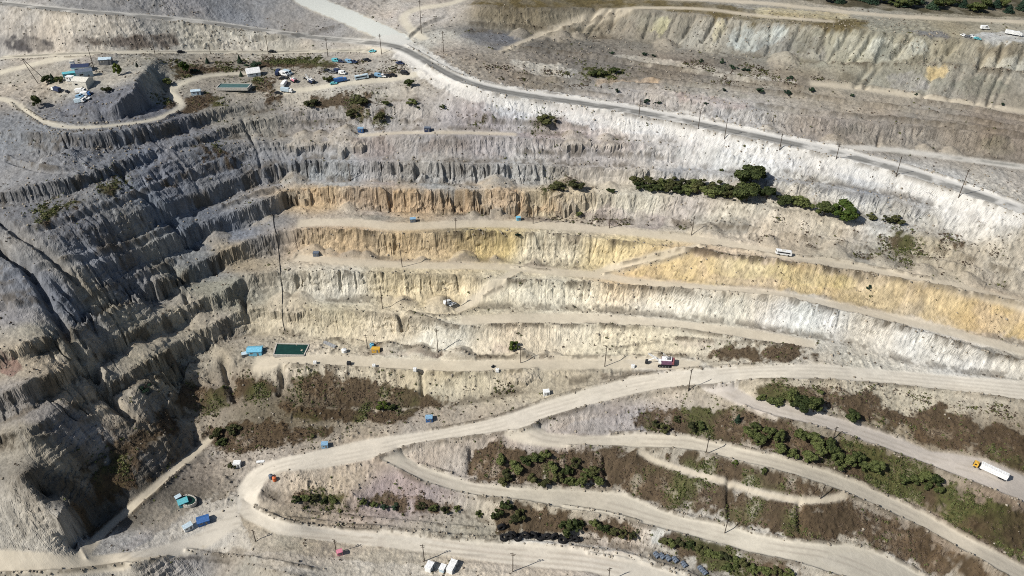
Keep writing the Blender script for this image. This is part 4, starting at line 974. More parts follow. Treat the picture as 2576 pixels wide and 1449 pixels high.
def sheet(name, facemask):
    """ground faces of a mask as one mesh; shading normals are taken from the whole relief so sheets meet without a seam"""
    fr, fc = np.where(facemask)
    q = np.stack([fr * nub + fc, fr * nub + fc + 1, (fr + 1) * nub + fc + 1, (fr + 1) * nub + fc], 1)
    used, inv = np.unique(q, return_inverse=True); inv = inv.reshape(q.shape)
    me = bpy.data.meshes.new(name)
    me.vertices.add(len(used)); me.loops.add(q.size); me.polygons.add(len(q))
    co = np.stack([XB.ravel()[used], YB.ravel()[used], ZB.ravel()[used]], 1).astype(np.float32)
    me.vertices.foreach_set('co', co.ravel())
    me.loops.foreach_set('vertex_index', inv.ravel().astype(np.int32))
    me.polygons.foreach_set('loop_start', np.arange(0, q.size, 4, dtype=np.int32))
    me.polygons.foreach_set('use_smooth', SMB[fr, fc])
    me.update(calc_edges=True)
    ca = me.color_attributes.new('rock', 'FLOAT_COLOR', 'POINT')
    c4 = np.ones((len(used), 4), np.float32); c4[:, :3] = CB.reshape(-1, 3)[used]; c4[:, 3] = np.clip((1 - .74 * RMB.ravel()[used]) * SFB.ravel()[used], .1, 1)
    ca.data.foreach_set('color', c4.ravel())
    me.materials.append(GMAT)
    o = bpy.data.objects.new(name, me); COLL.objects.link(o)
    o['kind'] = 'structure'
    return o

ulim = 0.80 + .42 * np.clip((520 - YB) / 280, 0, 1) + .1
core = np.zeros((nvb - 1, nub - 1), bool)
core[:] = True
rid = RB[:-1, :-1]
# drop the far corners nobody could see from near the drone
inview = (np.abs(XB / YB) < ulim)[:-1, :-1]
outer = np.zeros_like(core); outer[:3] = True; outer[-6:] = True; outer[:, :6] = True; outer[:, -6:] = True
keep = inview | outer | True
sheet('ground', keep & (rid == 0))
for i, nm in enumerate(ORDER):
    o = sheet(nm, keep & (rid == i + 1))

# ------------------------------------------------------------------ camera, sky, sun
cam = bpy.data.cameras.new('camera'); co = bpy.data.objects.new('camera', cam); COLL.objects.link(co)
cam.sensor_fit = 'HORIZONTAL'; cam.angle = HFOV; cam.clip_start = 1; cam.clip_end = 20000
co.location = (0, 0, HC); co.rotation_euler = (math.pi / 2 - PITCH, 0, 0)
SC.camera = co
SUN_AZ, SUN_EL = rad(206.0), rad(42.0)      # light travels right and away: azimuth of the sun measured from +X
sdir = Vector((math.cos(SUN_EL) * math.cos(SUN_AZ), math.cos(SUN_EL) * math.sin(SUN_AZ), math.sin(SUN_EL)))
sl = bpy.data.lights.new('sun', 'SUN'); sl.energy = 4.9; sl.angle = rad(.5); sl.color = (1.0, .965, .91)
so = bpy.data.objects.new('sun', sl); COLL.objects.link(so); so.rotation_euler = sdir.to_track_quat('Z', 'Y').to_euler(); so.location = (-300, -200, 600)
w = bpy.data.worlds.new('World'); SC.world = w; w.use_nodes = True
sky = w.node_tree.nodes.new('ShaderNodeTexSky'); sky.sky_type = 'NISHITA'; sky.sun_disc = False
sky.sun_elevation = SUN_EL; sky.sun_rotation = math.atan2(sdir.x, sdir.y)
bg = w.node_tree.nodes['Background']; bg.inputs['Strength'].default_value = .07
w.node_tree.links.new(sky.outputs['Color'], bg.inputs['Color'])
SC.view_settings.view_transform = 'Standard'; SC.view_settings.look = 'None'; SC.view_settings.exposure = 0.34; SC.view_settings.gamma = 1
SC.cycles.use_denoising = False
SC.cycles.max_bounces = 4
SC.cycles.pixel_filter_type = 'BLACKMAN_HARRIS'; SC.cycles.filter_width = 1.0
# ------------------------------------------------------------------ helpers for things standing on the ground
def spot(x, y):
    """ground point seen at a plan position"""
    X, Y, Zz = ground_hit([x], [y], Z)
    return float(X[0]), float(Y[0]), float(Zz[0])
def zat(X, Y):
    iu, iv = to_idx(np.atleast_1d(X), np.atleast_1d(Y)); r = bil(Z, iu, iv)
    return float(r[0]) if np.isscalar(X) else r
def scale_at(X, Y, Zz):
    return F / (Y * cp - (Zz - HC) * sp)          # plan units per metre
def heading(x0, y0, x1, y1):
    a, b = spot(x0, y0), spot(x1, y1)
    return math.atan2(b[1] - a[1], b[0] - a[0])

USED = set()
def tag(o, label, cat, group=None, kind=None):
    if label:
        o['label'] = label
        USED.add(label)
    if cat: o['category'] = cat
    if group: o['group'] = group
    if kind: o['kind'] = kind
    return o
def empty(name, loc, rz=0.0, label=None, cat=None, group=None):
    o = bpy.data.objects.new(name, None); COLL.objects.link(o); o.location = loc; o.rotation_euler = (0, 0, rz)
    o.empty_display_size = .5
    return tag(o, label, cat, group)
def copy_tree(o, parent=None):
    c = o.copy(); COLL.objects.link(c); c.parent = parent
    for ch in [x for x in CHILD.get(o.name, [])]:
        copy_child(ch, c, o)
    return c
CHILD = {}
def copy_child(ch, newp, oldp):
    c = ch.copy(); COLL.objects.link(c); c.parent = newp
    CHILD.setdefault(newp.name, []).append(c)
    for g in CHILD.get(ch.name, []):
        copy_child(g, c, ch)

class MB:
    """collects simple solids into one mesh"""
    def __init__(s): s.v = []; s.f = []
    def add(s, v, f):
        n = len(s.v); s.v += [tuple(p) for p in v]; s.f += [tuple(i + n for i in q) for q in f]; return s
    def box(s, c, d, rz=0.0, rx=0.0, ry=0.0, taper=1.0):
        M = Euler((rx, ry, rz)).to_matrix(); h = [k / 2 for k in d]; v = []
        for z in (-1, 1):
            t = taper if z > 0 else 1.0
            for x, y in ((-1, -1), (1, -1), (1, 1), (-1, 1)):
                v.append(M @ Vector((x * h[0] * t, y * h[1] * t, z * h[2])) + Vector(c))
        return s.add(v, [(3, 2, 1, 0), (4, 5, 6, 7), (0, 1, 5, 4), (1, 2, 6, 5), (2, 3, 7, 6), (3, 0, 4, 7)])
    def tube(s, a, b, r0, r1=None, n=10, cap=True):
        r1 = r0 if r1 is None else r1
        a, b = Vector(a), Vector(b); d = (b - a).normalized()
        u = d.orthogonal().normalized(); w = d.cross(u); v = []
        for p, r in ((a, r0), (b, r1)):
            for k in range(n):
                t = 2 * math.pi * k / n; v.append(p + (u * math.cos(t) + w * math.sin(t)) * r)
        f = [(k, (k + 1) % n, n + (k + 1) % n, n + k) for k in range(n)]
        if cap: f += [tuple(range(n - 1, -1, -1)), tuple(range(n, 2 * n))]
        return s.add(v, f)
    def prism(s, prof, y0, y1, axis='y'):
        """profile of (x, z) pushed along y"""
        n = len(prof)
        if axis == 'y': v = [(x, y0, z) for x, z in prof] + [(x, y1, z) for x, z in prof]
        else: v = [(y0, x, z) for x, z in prof] + [(y1, x, z) for x, z in prof]
        f = [(k, (k + 1) % n, n + (k + 1) % n, n + k) for k in range(n)] + [tuple(range(n - 1, -1, -1)), tuple(range(n, 2 * n))]
        return s.add(v, f)
    def torus(s, c, R, r, axis='z', n=24, m=10, sq=1.0):
        v = []; f = []
        for i in range(n):
            t = 2 * math.pi * i / n
            for j in range(m):
                p = 2 * math.pi * j / m
                rr = R + r * math.cos(p); h = r * sq * math.sin(p)
                q = (rr * math.cos(t), rr * math.sin(t), h)
                if axis == 'y': q = (q[0], q[2], q[1])
                v.append(tuple(Vector(q) + Vector(c)))
        for i in range(n):
            for j in range(m):
                f.append((i * m + j, ((i + 1) % n) * m + j, ((i + 1) % n) * m + (j + 1) % m, i * m + (j + 1) % m))
        return s.add(v, f)
    def build(s, name, mat, parent=None, bevel=0.0, smooth=False):
        me = bpy.data.meshes.new(name); me.from_pydata([tuple(p) for p in s.v], [], s.f); me.update()
        bm = bmesh.new(); bm.from_mesh(me); bmesh.ops.recalc_face_normals(bm, faces=bm.faces[:])
        if bevel: bmesh.ops.bevel(bm, geom=bm.edges[:] + bm.verts[:], offset=bevel, segments=1, affect='EDGES', clamp_overlap=True)
        bm.to_mesh(me); bm.free()
        if smooth: me.polygons.foreach_set('use_smooth', np.ones(len(me.polygons), bool))
        me.materials.append(mat)
        o = bpy.data.objects.new(name, me); COLL.objects.link(o)
        if parent is not None:
            o.parent = parent; CHILD.setdefault(parent.name, []).append(o)
        return o

def quads_mesh(name, C, N, S, mat, tang=None):
    """many leaf-sized quads: centres, normals, half sizes"""
    n = len(C)
    R = RNG.standard_normal((n, 3)); T = np.cross(N, R); T /= np.maximum(np.linalg.norm(T, axis=1), 1e-6)[:, None]
    B = np.cross(N, T); B /= np.maximum(np.linalg.norm(B, axis=1), 1e-6)[:, None]
    S = S[:, None]; a = .7 + .6 * RNG.random((n, 1))
    v = np.stack([C - T * S - B * S * a * .6, C + T * S - B * S * a, C + T * S * .7 + B * S * a, C - T * S * 1.0 + B * S * a * .8], 1).reshape(-1, 3)
    me = bpy.data.meshes.new(name)
    me.vertices.add(4 * n); me.loops.add(4 * n); me.polygons.add(n)
    me.vertices.foreach_set('co', v.astype(np.float32).ravel()); me.loops.foreach_set('vertex_index', np.arange(4 * n, dtype=np.int32))
    me.polygons.foreach_set('loop_start', np.arange(0, 4 * n, 4, dtype=np.int32)); me.update(calc_edges=True)
    me.materials.append(mat)
    return me

def leaf_mat(name, c1, c2, lam=1.2):
    m = bpy.data.materials.new(name); m.use_nodes = True
    nt = m.node_tree; b = nt.nodes['Principled BSDF']; b.inputs['Roughness'].default_value = .75; b.inputs['Specular IOR Level'].default_value = .15
    ge = nt.nodes.new('ShaderNodeNewGeometry'); n = nt.nodes.new('ShaderNodeTexNoise'); n.inputs['Scale'].default_value = 1 / lam; n.inputs['Detail'].default_value = 3
    oi = nt.nodes.new('ShaderNodeObjectInfo'); ad = nt.nodes.new('ShaderNodeMath'); ad.operation = 'MULTIPLY_ADD'; ad.inputs[1].default_value = .45; 
    sb = nt.nodes.new('ShaderNodeMath'); sb.operation = 'SUBTRACT'; sb.inputs[1].default_value = .22
    cr = nt.nodes.new('ShaderNodeValToRGB'); cr.color_ramp.elements[0].position = .3; cr.color_ramp.elements[1].position = .7
    cr.color_ramp.elements[0].color = (*c1, 1); cr.color_ramp.elements[1].color = (*c2, 1)
    nt.links.new(ge.outputs['Position'], n.inputs['Vector']); nt.links.new(oi.outputs['Random'], ad.inputs[0]); nt.links.new(n.outputs['Fac'], ad.inputs[2])
    nt.links.new(ad.outputs[0], sb.inputs[0]); nt.links.new(sb.outputs[0], cr.inputs['Fac']); nt.links.new(cr.outputs['Color'], b.inputs['Base Color'])
    return m
M_DARK = leaf_mat('leaf_dark_green', (.022, .032, .010), (.100, .115, .038))
M_OLIVE = leaf_mat('leaf_olive', (.030, .034, .014), (.080, .082, .030))
M_BRIGHT = leaf_mat('leaf_yellow_green', (.035, .060, .012), (.095, .115, .022))
M_CONIF = leaf_mat('leaf_conifer', (.012, .026, .016), (.030, .052, .028))
M_DRY = leaf_mat('brush_dry', (.050, .036, .025), (.118, .086, .060), 7.0)
M_GRN = leaf_mat('brush_green', (.040, .050, .017), (.105, .112, .040), 5.0)
M_BARK = new_mat('bark', (.075, .055, .04), .9, noise=.3, nscale=6)
M_STONE = new_mat('loose_stone', (.26, .225, .175), .95, noise=.5, nscale=.12)

def crown_mesh(name, mat, kind, seed):
    """unit crown: about 1 wide and 1 high, standing on z = 0"""
    r = np.random.default_rng(seed); C = []; N = []; S = []
    if kind == 'conifer':
        n = 1500
        h = r.random(n) ** 1.25; rad_ = .42 * (1 - h) ** .85 * (.55 + .45 * r.random(n)) * (1 + .22 * np.sin(h * 44)); a = r.random(n) * 2 * math.pi
        C = np.stack([rad_ * np.cos(a), rad_ * np.sin(a), .10 + .9 * h], 1); N = np.stack([np.cos(a), np.sin(a), .9 * np.ones(n)], 1) + .6 * r.standard_normal((n, 3)); S = .020 + .022 * r.random(n)
    else:
        nb = {'tree': 19, 'bush': 13, 'low': 9}[kind]
        for b in range(nb):
            a = r.random() * 2 * math.pi; q = math.sqrt(r.random()) * (.40 if kind != 'low' else .42)
            zc = {'tree': .36 + .48 * r.random(), 'bush': .25 + .48 * r.random(), 'low': .2 + .35 * r.random()}[kind]
            q *= 1.1 - .55 * abs(zc - .45)
            c = np.array([q * math.cos(a), q * math.sin(a), zc]); rb = .085 + .13 * r.random() ** 1.5
            n = int(90 + 1500 * rb)
            d = r.standard_normal((n, 3)); d /= np.linalg.norm(d, axis=1)[:, None]
            rr = rb * (.55 + .45 * r.random(n) ** .5) * (1 + .25 * np.sin(d[:, 0] * 7 + b) * np.sin(d[:, 2] * 6 + 2 * b))
            p = c + d * rr[:, None] * np.array([1, 1, .82])
            C.append(p); N.append(d + .55 * r.standard_normal((n, 3))); S.append(.018 + .022 * r.random(n))
        C = np.concatenate(C); N = np.concatenate(N); S = np.concatenate(S)
        k = C[:, 2] > .03; C, N, S = C[k], N[k], S[k]
    N = N / np.linalg.norm(N, axis=1)[:, None]
    return quads_mesh(name, C, N, S, mat)

def trunk_mesh(name, kind, seed):
    r = random.Random(seed); m = MB()
    top = .75 if kind == 'conifer' else .5
    m.tube((0, 0, -.08), (.01, .0, top), .035, .012, 8)
    if kind != 'conifer':
        for k in range(5):
            a = 2 * math.pi * k / 5 + r.random(); z = .16 + .22 * r.random()
            m.tube((0, 0, z), (.26 * math.cos(a), .26 * math.sin(a), z + .26), .016, .006, 6)
    me = bpy.data.meshes.new(name); me.from_pydata([tuple(p) for p in m.v], [], m.f); me.materials.append(M_BARK); return me

PROTO = {}
for key, mat, kind in (('tree_dark', M_DARK, 'tree'), ('tree_bright', M_BRIGHT, 'tree'), ('bush_dark', M_DARK, 'bush'), ('bush_olive', M_OLIVE, 'bush'), ('bush_bright', M_BRIGHT, 'bush'), ('low_dark', M_CONIF, 'low'), ('low_olive', M_OLIVE, 'low'), ('conifer', M_CONIF, 'conifer')):
    PROTO[key] = [(crown_mesh('crown', mat, kind, 1000 + 13 * i + len(key)), trunk_mesh('trunk', kind, i)) for i in range(3)]

def plant(px, py, wpx, hpx, key, label, group=None):
    X, Y, Zz = spot(px, py); s = scale_at(X, Y, Zz)
    cr, tr = random.choice(PROTO[key])
    nm = 'conifer_tree' if key == 'conifer' else ('tree' if key.startswith('tree') else 'shrub')
    o = empty(nm, (X, Y, Zz - .15), random.random() * 6.28, label, 'tree' if nm != 'shrub' else 'shrub', group)
    q_ = .88 if py > 900 else 1.06; wpx *= q_; hpx *= q_; wm = wpx / s; hm = hpx / s / max(.35, math.cos(math.atan2(HC - Zz, Y)) + .32)
    o.scale = (wm * 1.02 * random.uniform(.85, 1.15), wm * 1.02 * random.uniform(.85, 1.15), max(hm, wm * .55))
    for n_, me in (('crown', cr), ('trunk', tr)):
        c = bpy.data.objects.new(n_, me); COLL.objects.link(c); c.parent = o
    return o

ORD = ['first', 'second', 'third', 'fourth', 'fifth', 'sixth', 'seventh', 'eighth', 'ninth', 'tenth', 'eleventh', 'twelfth', 'thirteenth', 'fourteenth', 'fifteenth', 'sixteenth', 'seventeenth', 'eighteenth', 'nineteenth', 'twentieth',
       'twenty-first', 'twenty-second', 'twenty-third', 'twenty-fourth', 'twenty-fifth', 'twenty-sixth', 'twenty-seventh', 'twenty-eighth']
def row(items, noun, where, group):
    """items sorted by place: (x, y, w, h, key); each told apart by its tone, size and rank along the row"""
    items = sorted(items)
    ws = [i[2] for i in items]
    tone = {'tree_dark': 'dark green', 'tree_bright': 'yellow green', 'bush_dark': 'dark green', 'bush_olive': 'olive', 'bush_bright': 'bright green', 'low_dark': 'blackish', 'low_olive': 'dull olive', 'conifer': 'dark pointed'}
    for i, (x, y, w, h, k) in enumerate(items):
        size = 'big' if w > 1.2 * np.mean(ws) else ('small' if w < .8 * np.mean(ws) else 'round')
        rank = ('leftmost' if i == 0 else ('rightmost' if i == len(items) - 1 else ORD[i] + ' from the left')) if len(items) > 1 else 'lone'
        plant(x, y, w, h, k, f"{size} {tone[k]} {noun} {where}, {rank}", group)

T, B, O, Lw, C_, BR, TB = 'tree_dark', 'bush_dark', 'bush_olive', 'low_dark', 'conifer', 'bush_bright', 'tree_bright'
row([(1596, 462, 29, 25, O), (1608, 475, 26, 22, B), (1618, 466, 34, 30, O), (1630, 479, 30, 26, B), (1642, 470, 34, 32, O), (1654, 483, 30, 28, B), (1665, 470, 36, 32, B), (1677, 483, 32, 28, O), (1690, 472, 36, 35, O), (1702, 485, 32, 30, B), (1716, 474, 36, 35, O), (1728, 487, 32, 30, B), (1742, 476, 39, 37, B), (1754, 489, 34, 33, O), (1768, 479, 39, 37, O), (1780, 492, 34, 33, B), (1795, 482, 41, 37, O), (1807, 495, 36, 33, B), (1820, 486, 41, 37, B), (1832, 499, 36, 33, O), (1848, 490, 43, 40, O), (1860, 503, 38, 35, B)],
    'bush', 'in the hedge under the white slope', 'bushes in the long row on the upper bench')
row([(1887, 468, 78, 62, T), (1878, 506, 80, 52, T), (1928, 500, 44, 36, T), (1972, 512, 44, 34, B), (2000, 518, 46, 36, B), (2027, 524, 36, 32, B), (2072, 542, 46, 44, T), (2118, 550, 66, 50, TB), (2148, 548, 26, 20, O), (2190, 552, 26, 20, O), (2232, 560, 28, 22, O), (2256, 562, 34, 26, O)],
    'tree', 'on the upper bench', 'trees of the upper bench')
row([(118, 208, 24, 22, T), (134, 206, 18, 26, C_), (150, 208, 22, 20, T)], 'tree', 'beside the mine buildings', 'trees by the mine buildings')
for x, y, w, h, k, l in [(298, 190, 22, 38, TB, 'bright green slim tree behind the grey spoil mound'), (345, 168, 10, 16, C_, 'tiny dark tree on the crest of the spoil mound'), (466, 184, 28, 38, TB, 'bright green leafy tree right of the dark spoil mound'), (492, 180, 20, 14, Lw, 'low blackish bush standing in for shadow right of the bright green tree'),  # low blackish bush stands in for the shadow of the bright green tree
    (522, 159, 13, 18, C_, 'small pointed conifer below the gravel road'), (604, 159, 16, 26, C_, 'tall pointed conifer below the gravel road'), (96, 270, 24, 40, T, 'dark tree inside the bend of the looped road'), (636, 170, 34, 14, Lw, 'low dark bush behind the white tent'), (607, 192, 11, 16, C_, 'small conifer left of the white tent'), (422, 212, 22, 26, B, 'dark bush at the foot of the spoil mound slope'), (268, 232, 22, 20, O, 'olive bush on top of the spoil mound'),
    (1030, 218, 22, 24, T, 'dark round tree at the end of the parked vehicles'), (826, 206, 30, 18, O, 'olive mound-shaped bush near the blue truck'), (1036, 263, 24, 18, B, 'dark bush below the parked vehicles on the slope'), (970, 264, 20, 15, B, 'dark bush at the edge of the olive scrub'), (1052, 272, 10, 8, B, 'tiny dark bush on the grey slope'), (1113, 272, 14, 12, B, 'little dark bush near the reddish ledge'),
    (785, 268, 36, 26, O, 'broad olive bush at the left of the scrub ledge'), (905, 262, 40, 18, O, 'wide flat olive bush on the scrub ledge'), (885, 292, 24, 26, O, 'olive bush hanging on the grey fluted face'), (955, 306, 26, 34, O, 'tall olive bush hanging on the grey fluted face'),
    (1296, 880, 32, 34, BR, 'green bush standing on the pink talus slope'), (963, 1030, 34, 30, BR, 'bright green bush at the foot of the dark scrub bank'), (985, 1030, 24, 22, B, 'dark bush beside the bright green one'), (2187, 727, 15, 13, Lw, 'single blackish bush on the ochre face'), (1302, 592, 16, 13, Lw, 'dark tuft at the break in the orange face'), (1457, 542, 18, 16, B, 'dark bush by the grey scree cone'), (1536, 483, 18, 15, B, 'round bush left of the long bush row'), (1815, 430, 10, 8, B, 'tiny dark bush above the long bush row'),
    (1553, 234, 9, 22, Lw, 'narrow dark bush by the upper road'), (1372, 308, 40, 26, O, 'dark olive shrub on the pinkish upper face'), (1404, 475, 36, 16, O, 'reddish olive shrub on the bench edge'), (1448, 474, 40, 18, O, 'wide brown olive shrub on the bench edge'), (362, 980, 40, 26, Lw, 'dark shrub on the shaded spur by the chasm'),
    (1855, 1062, 22, 34, C_, 'dark upright tree at the left end of the thicket'), (1920, 1190, 24, 28, B, 'dark shrub beside the lower bench road'), (1847, 1168, 20, 18, BR, 'green shrub on the brown bank'), (2142, 1056, 42, 30, T, 'round dark tree on the brown slope below the haul road'), (1205, 1296, 24, 14, B, 'dark shrub at the top of the tyre bank'), (545, 1100, 40, 34, O, 'olive shrub beside the narrow track'), (590, 1090, 40, 30, O, 'dull shrub between narrow track and brown scrub'), (560, 1120, 34, 26, B, 'dark shrub at the track bend'), (585, 1178, 26, 22, O, 'olive shrub left of the white hut')]:
    plant(x, y, w, h, k, l)
row([(1483, 190, 16, 14, T), (1495, 192, 18, 18, T), (1507, 193, 18, 18, T), (1520, 190, 16, 16, T), (1546, 184, 24, 18, T)], 'tree', 'on the far dark plateau', 'dark trees on the far plateau')
row([(1538, 135, 14, 9, Lw), (1622, 139, 14, 14, Lw), (1645, 141, 12, 9, Lw), (1766, 156, 14, 12, Lw), (1818, 160, 14, 20, Lw), (1846, 172, 20, 15, Lw), (1875, 179, 20, 14, Lw)], 'bush', 'under the far spoil slope', 'bushes below the far spoil slope')
row([(1625, 257, 22, 10, Lw), (1654, 261, 14, 11, Lw), (1776, 262, 11, 9, Lw), (1820, 228, 14, 12, Lw), (1911, 229, 22, 16, Lw), (1981, 237, 22, 16, Lw), (1987, 200, 20, 12, Lw), (2041, 230, 20, 16, Lw), (2142, 242, 13, 11, Lw), (2305, 239, 12, 8, Lw), (2521, 263, 13, 9, Lw)], 'bush', 'dotted over the far terrace', 'bushes dotted over the far terrace')
row([(1946, 1014, 40, 28, B), (1985, 1012, 34, 44, T), (2012, 1034, 52, 52, T), (2046, 1036, 56, 56, T), (2064, 988, 18, 14, B), (1915, 1006, 26, 20, B)], 'tree', 'in the haul road clump', 'tree clump beneath the haul road')
row([(1880, 1100, 36, 34, T), (1898, 1084, 34, 32, T), (1908, 1116, 38, 38, T), (1932, 1098, 38, 38, T), (1957, 1110, 40, 40, T), (1963, 1140, 36, 34, T), (1992, 1150, 36, 36, B), (2012, 1106, 40, 38, T), (2034, 1160, 38, 36, T), (2046, 1118, 42, 40, T), (2056, 1144, 42, 40, T), 
     (2084, 1132, 42, 38, T), (2098, 1154, 42, 40, T), (2110, 1178, 36, 32, B), (2136, 1172, 40, 38, T), (2156, 1160, 36, 34, T), (2172, 1182, 36, 32, T), (2200, 1184, 42, 36, T)], 'tree', 'in the thicket under the truck road', 'thicket under the truck road')
row([(2272, 1214, 32, 28, T), (2298, 1216, 34, 30, T), (2324, 1212, 36, 34, T), (2352, 1218, 36, 32, T), (2360, 1242, 28, 26, T), (2332, 1226, 30, 26, B)], 'tree', 'in the clump below the semi-trailer', 'tree clump below the semi-trailer')
row([(1652, 1076, 34, 28, O), (1672, 1086, 30, 26, O), (1742, 1082, 36, 30, O), (1765, 1076, 28, 24, B), (1700, 1060, 28, 22, O)], 'bush', 'below the road fork', 'bushes below the road fork')
row([(1258, 1165, 34, 30, B), (1278, 1202, 34, 30, O), (1300, 1182, 38, 34, B), (1322, 1166, 36, 32, B), (1345, 1160, 40, 36, B), (1372, 1152, 34, 28, B), (1392, 1182, 38, 34, B), (1402, 1212, 36, 32, O), (1426, 1190, 36, 32, B), (1432, 1220, 34, 30, B), (1448, 1172, 34, 28, O), (1462, 1226, 32, 40, T), (1474, 1200, 34, 30, B), (1494, 1190, 32, 28, O), (1504, 1218, 32, 30, B), (1342, 1212, 34, 28, O), (1268, 1220, 32, 26, O), (1368, 1222, 32, 28, O)],
    'bush', 'on the overgrown middle bank', 'bushes on the overgrown bank')
row([(1252, 1302, 34, 32, B), (1274, 1282, 36, 34, B), (1292, 1312, 32, 26, O), (1310, 1304, 36, 32, O), (1424, 1338, 46, 38, B), (1450, 1330, 44, 36, B), (1496, 1324, 32, 32, B), (1516, 1334, 32, 28, B), (1540, 1344, 32, 26, O), (1566, 1350, 30, 24, O), (1590, 1356, 26, 22, O)], 'bush', 'above the row of giant tyres', 'bushes above the giant tyres')
row([(1668, 1366, 28, 22, O), (1690, 1372, 30, 24, B), (1712, 1372, 32, 24, O), (1736, 1378, 32, 24, B), (1760, 1386, 32, 24, O), (1782, 1398, 32, 24, B), (1802, 1404, 34, 26, B), (1824, 1408, 34, 26, O), (1848, 1416, 34, 26, B), (1872, 1424, 34, 26, O), (1894, 1438, 34, 28, B), (1922, 1444, 34, 28, B), (1952, 1448, 34, 28, O), (1832, 1434, 32, 26, B), (1982, 1450, 32, 26, B)], 'bush', 'in the bottom green strip', 'bushes in the lower green strip')
row([(745, 1262, 24, 18, B), (768, 1258, 26, 18, B), (790, 1257, 26, 18, O), (815, 1263, 26, 18, B), (838, 1264, 24, 18, B), (912, 1266, 26, 18, B), (940, 1272, 26, 18, B), (968, 1276, 26, 18, Lw), (995, 1278, 26, 18, Lw), (1060, 1278, 26, 18, O), (1090, 1284, 26, 18, B), (1120, 1288, 26, 18, O), (1150, 1284, 22, 16, B)], 'bush', 'under the purple face', 'bushes at the foot of the purple face')
# far wood beyond the top road
FW = []
for i in range(26):
    FW.append((2060 + i * 20 + random.uniform(-8, 8), 4 + .042 * i * 23 + random.uniform(-12, 6), random.uniform(24, 40), random.uniform(24, 38), random.choice([T, T, C_, C_, B])))
row(FW, 'tree', 'at the edge of the far wood', 'wood beyond the pit')

# --- brush, tufts and stones too many to count
def scatter(mask, n, seed):
    r = np.random.default_rng(seed)
    wgt = (mask * (CELL ** 2)).ravel(); c = np.cumsum(wgt); t = r.random(n) * c[-1]
    k = np.searchsorted(c, t); b, a = np.divmod(np.minimum(k, NV * NU - 1), NU)
    iu = np.clip(a + r.random(n) - .5, 0, NU - 1.01); iv = np.clip(b + r.random(n) - .5, 0, NV - 1.01)
    Y = np.exp(iv * DU + math.log(Y0)); X = (iu * DU - UMAX) * Y
    return X, Y, bil(Z, iu, iv), bil(grn.astype(np.float32), iu, iv)
VIS = ((np.abs(GX / GY) < 1.12) & (GY > 200) & (GY < 640)).astype(np.float32)
def tufts(name, mask, n, mat, size, per, seed, label_kind='stuff', up=.8):
    X, Y, Zz, g = scatter(mask * VIS, n, seed)
    r = np.random.default_rng(seed + 1)
    sz = size * (.45 + .9 * r.random(n) ** 1.6)
    i = np.repeat(np.arange(n), per)
    d = r.standard_normal((n * per, 3)); d[:, 2] = np.abs(d[:, 2]); d /= np.linalg.norm(d, axis=1)[:, None]
    C = np.stack([X, Y, Zz], 1)[i] + d * (sz[i] * (.4 + .6 * r.random(n * per)))[:, None] * np.array([1, 1, up])
    N = d + .6 * r.standard_normal(d.shape); N /= np.linalg.norm(N, axis=1)[:, None]
    me = quads_mesh(name, C, N, sz[i] * (.22 + .16 * r.random(n * per)), mat)
    o = bpy.data.objects.new(name, me); COLL.objects.link(o); o['kind'] = 'stuff'
    return o
g2 = grn.astype(np.float32)
SPREAD = np.clip(.75 * SCRUB0 + .6 * blur(SCRUB0, 12), 0, 1) * (1 - np.clip(ROADM * 2, 0, 1))
tufts('dry_brush', SPREAD * (1 - .75 * g2) * sstep(N2 + .5 * N3, -.6, .1), 24000, M_DRY, .5, 7, 501)
tufts('green_brush', SPREAD * (.08 + g2) * sstep(N2 + .4 * N3, -.2, .3), 7000, M_GRN, .8, 9, 502)
sparse = patch_mask = np.zeros((NV, NU), np.float32)
for poly in ([(1930,580),(2100,575),(2300,610),(2480,680),(2560,735),(2380,690),(2200,655),(2000,620),(1900,600)], [(2260,575),(2420,590),(2560,640),(2560,660),(2400,640)], [(1950,545),(2060,560),(2100,590),(1960,580)], [(1290,540),(1700,560),(1880,590),(1700,575),(1400,560)], [(1190,160),(1560,190),(1560,225),(1300,215)], [(1700,150),(2000,170),(2100,210),(1800,215)], [(640,145),(1000,150),(1040,195),(640,175)], [(380,150),(640,145),(640,185),(420,185)], [(2080,800),(2600,905),(2600,925),(2300,850)], [(700,940),(1340,950),(1340,980),(1200,1000),(1000,1010)], [(1370,1010),(1560,950),(1600,960),(1430,1030)], [(1900,958),(2200,970),(2560,1020),(2560,1060),(2300,1010),(2000,975)], [(560,920),(640,930),(640,1000),(560,1000)], [(2290,1280),(2560,1400),(2560,1440),(2300,1310)], [(2350,1360),(2560,1449),(2480,1449)]):
    sl, m = patch_soft(poly, .5, 3.0, int(poly[0][0])); sparse[sl] = np.maximum(sparse[sl], m)
tufts('sparse_brush', (sparse + .05) * (1 - SCRUB0) * (1 - np.clip(ROADM * 2, 0, 1)) * (1 - STEEP) * sstep(N2 + .6 * N3, -.1, .45), 5200, M_DRY, .75, 8, 503)
tufts('green_tufts', (sparse * .8 + .02) * (1 - SCRUB0) * (1 - np.clip(ROADM * 2, 0, 1)) * (1 - STEEP) * sstep(N2 - .4 * N3, .1, .5), 1900, M_OLIVE, .9, 9, 504)

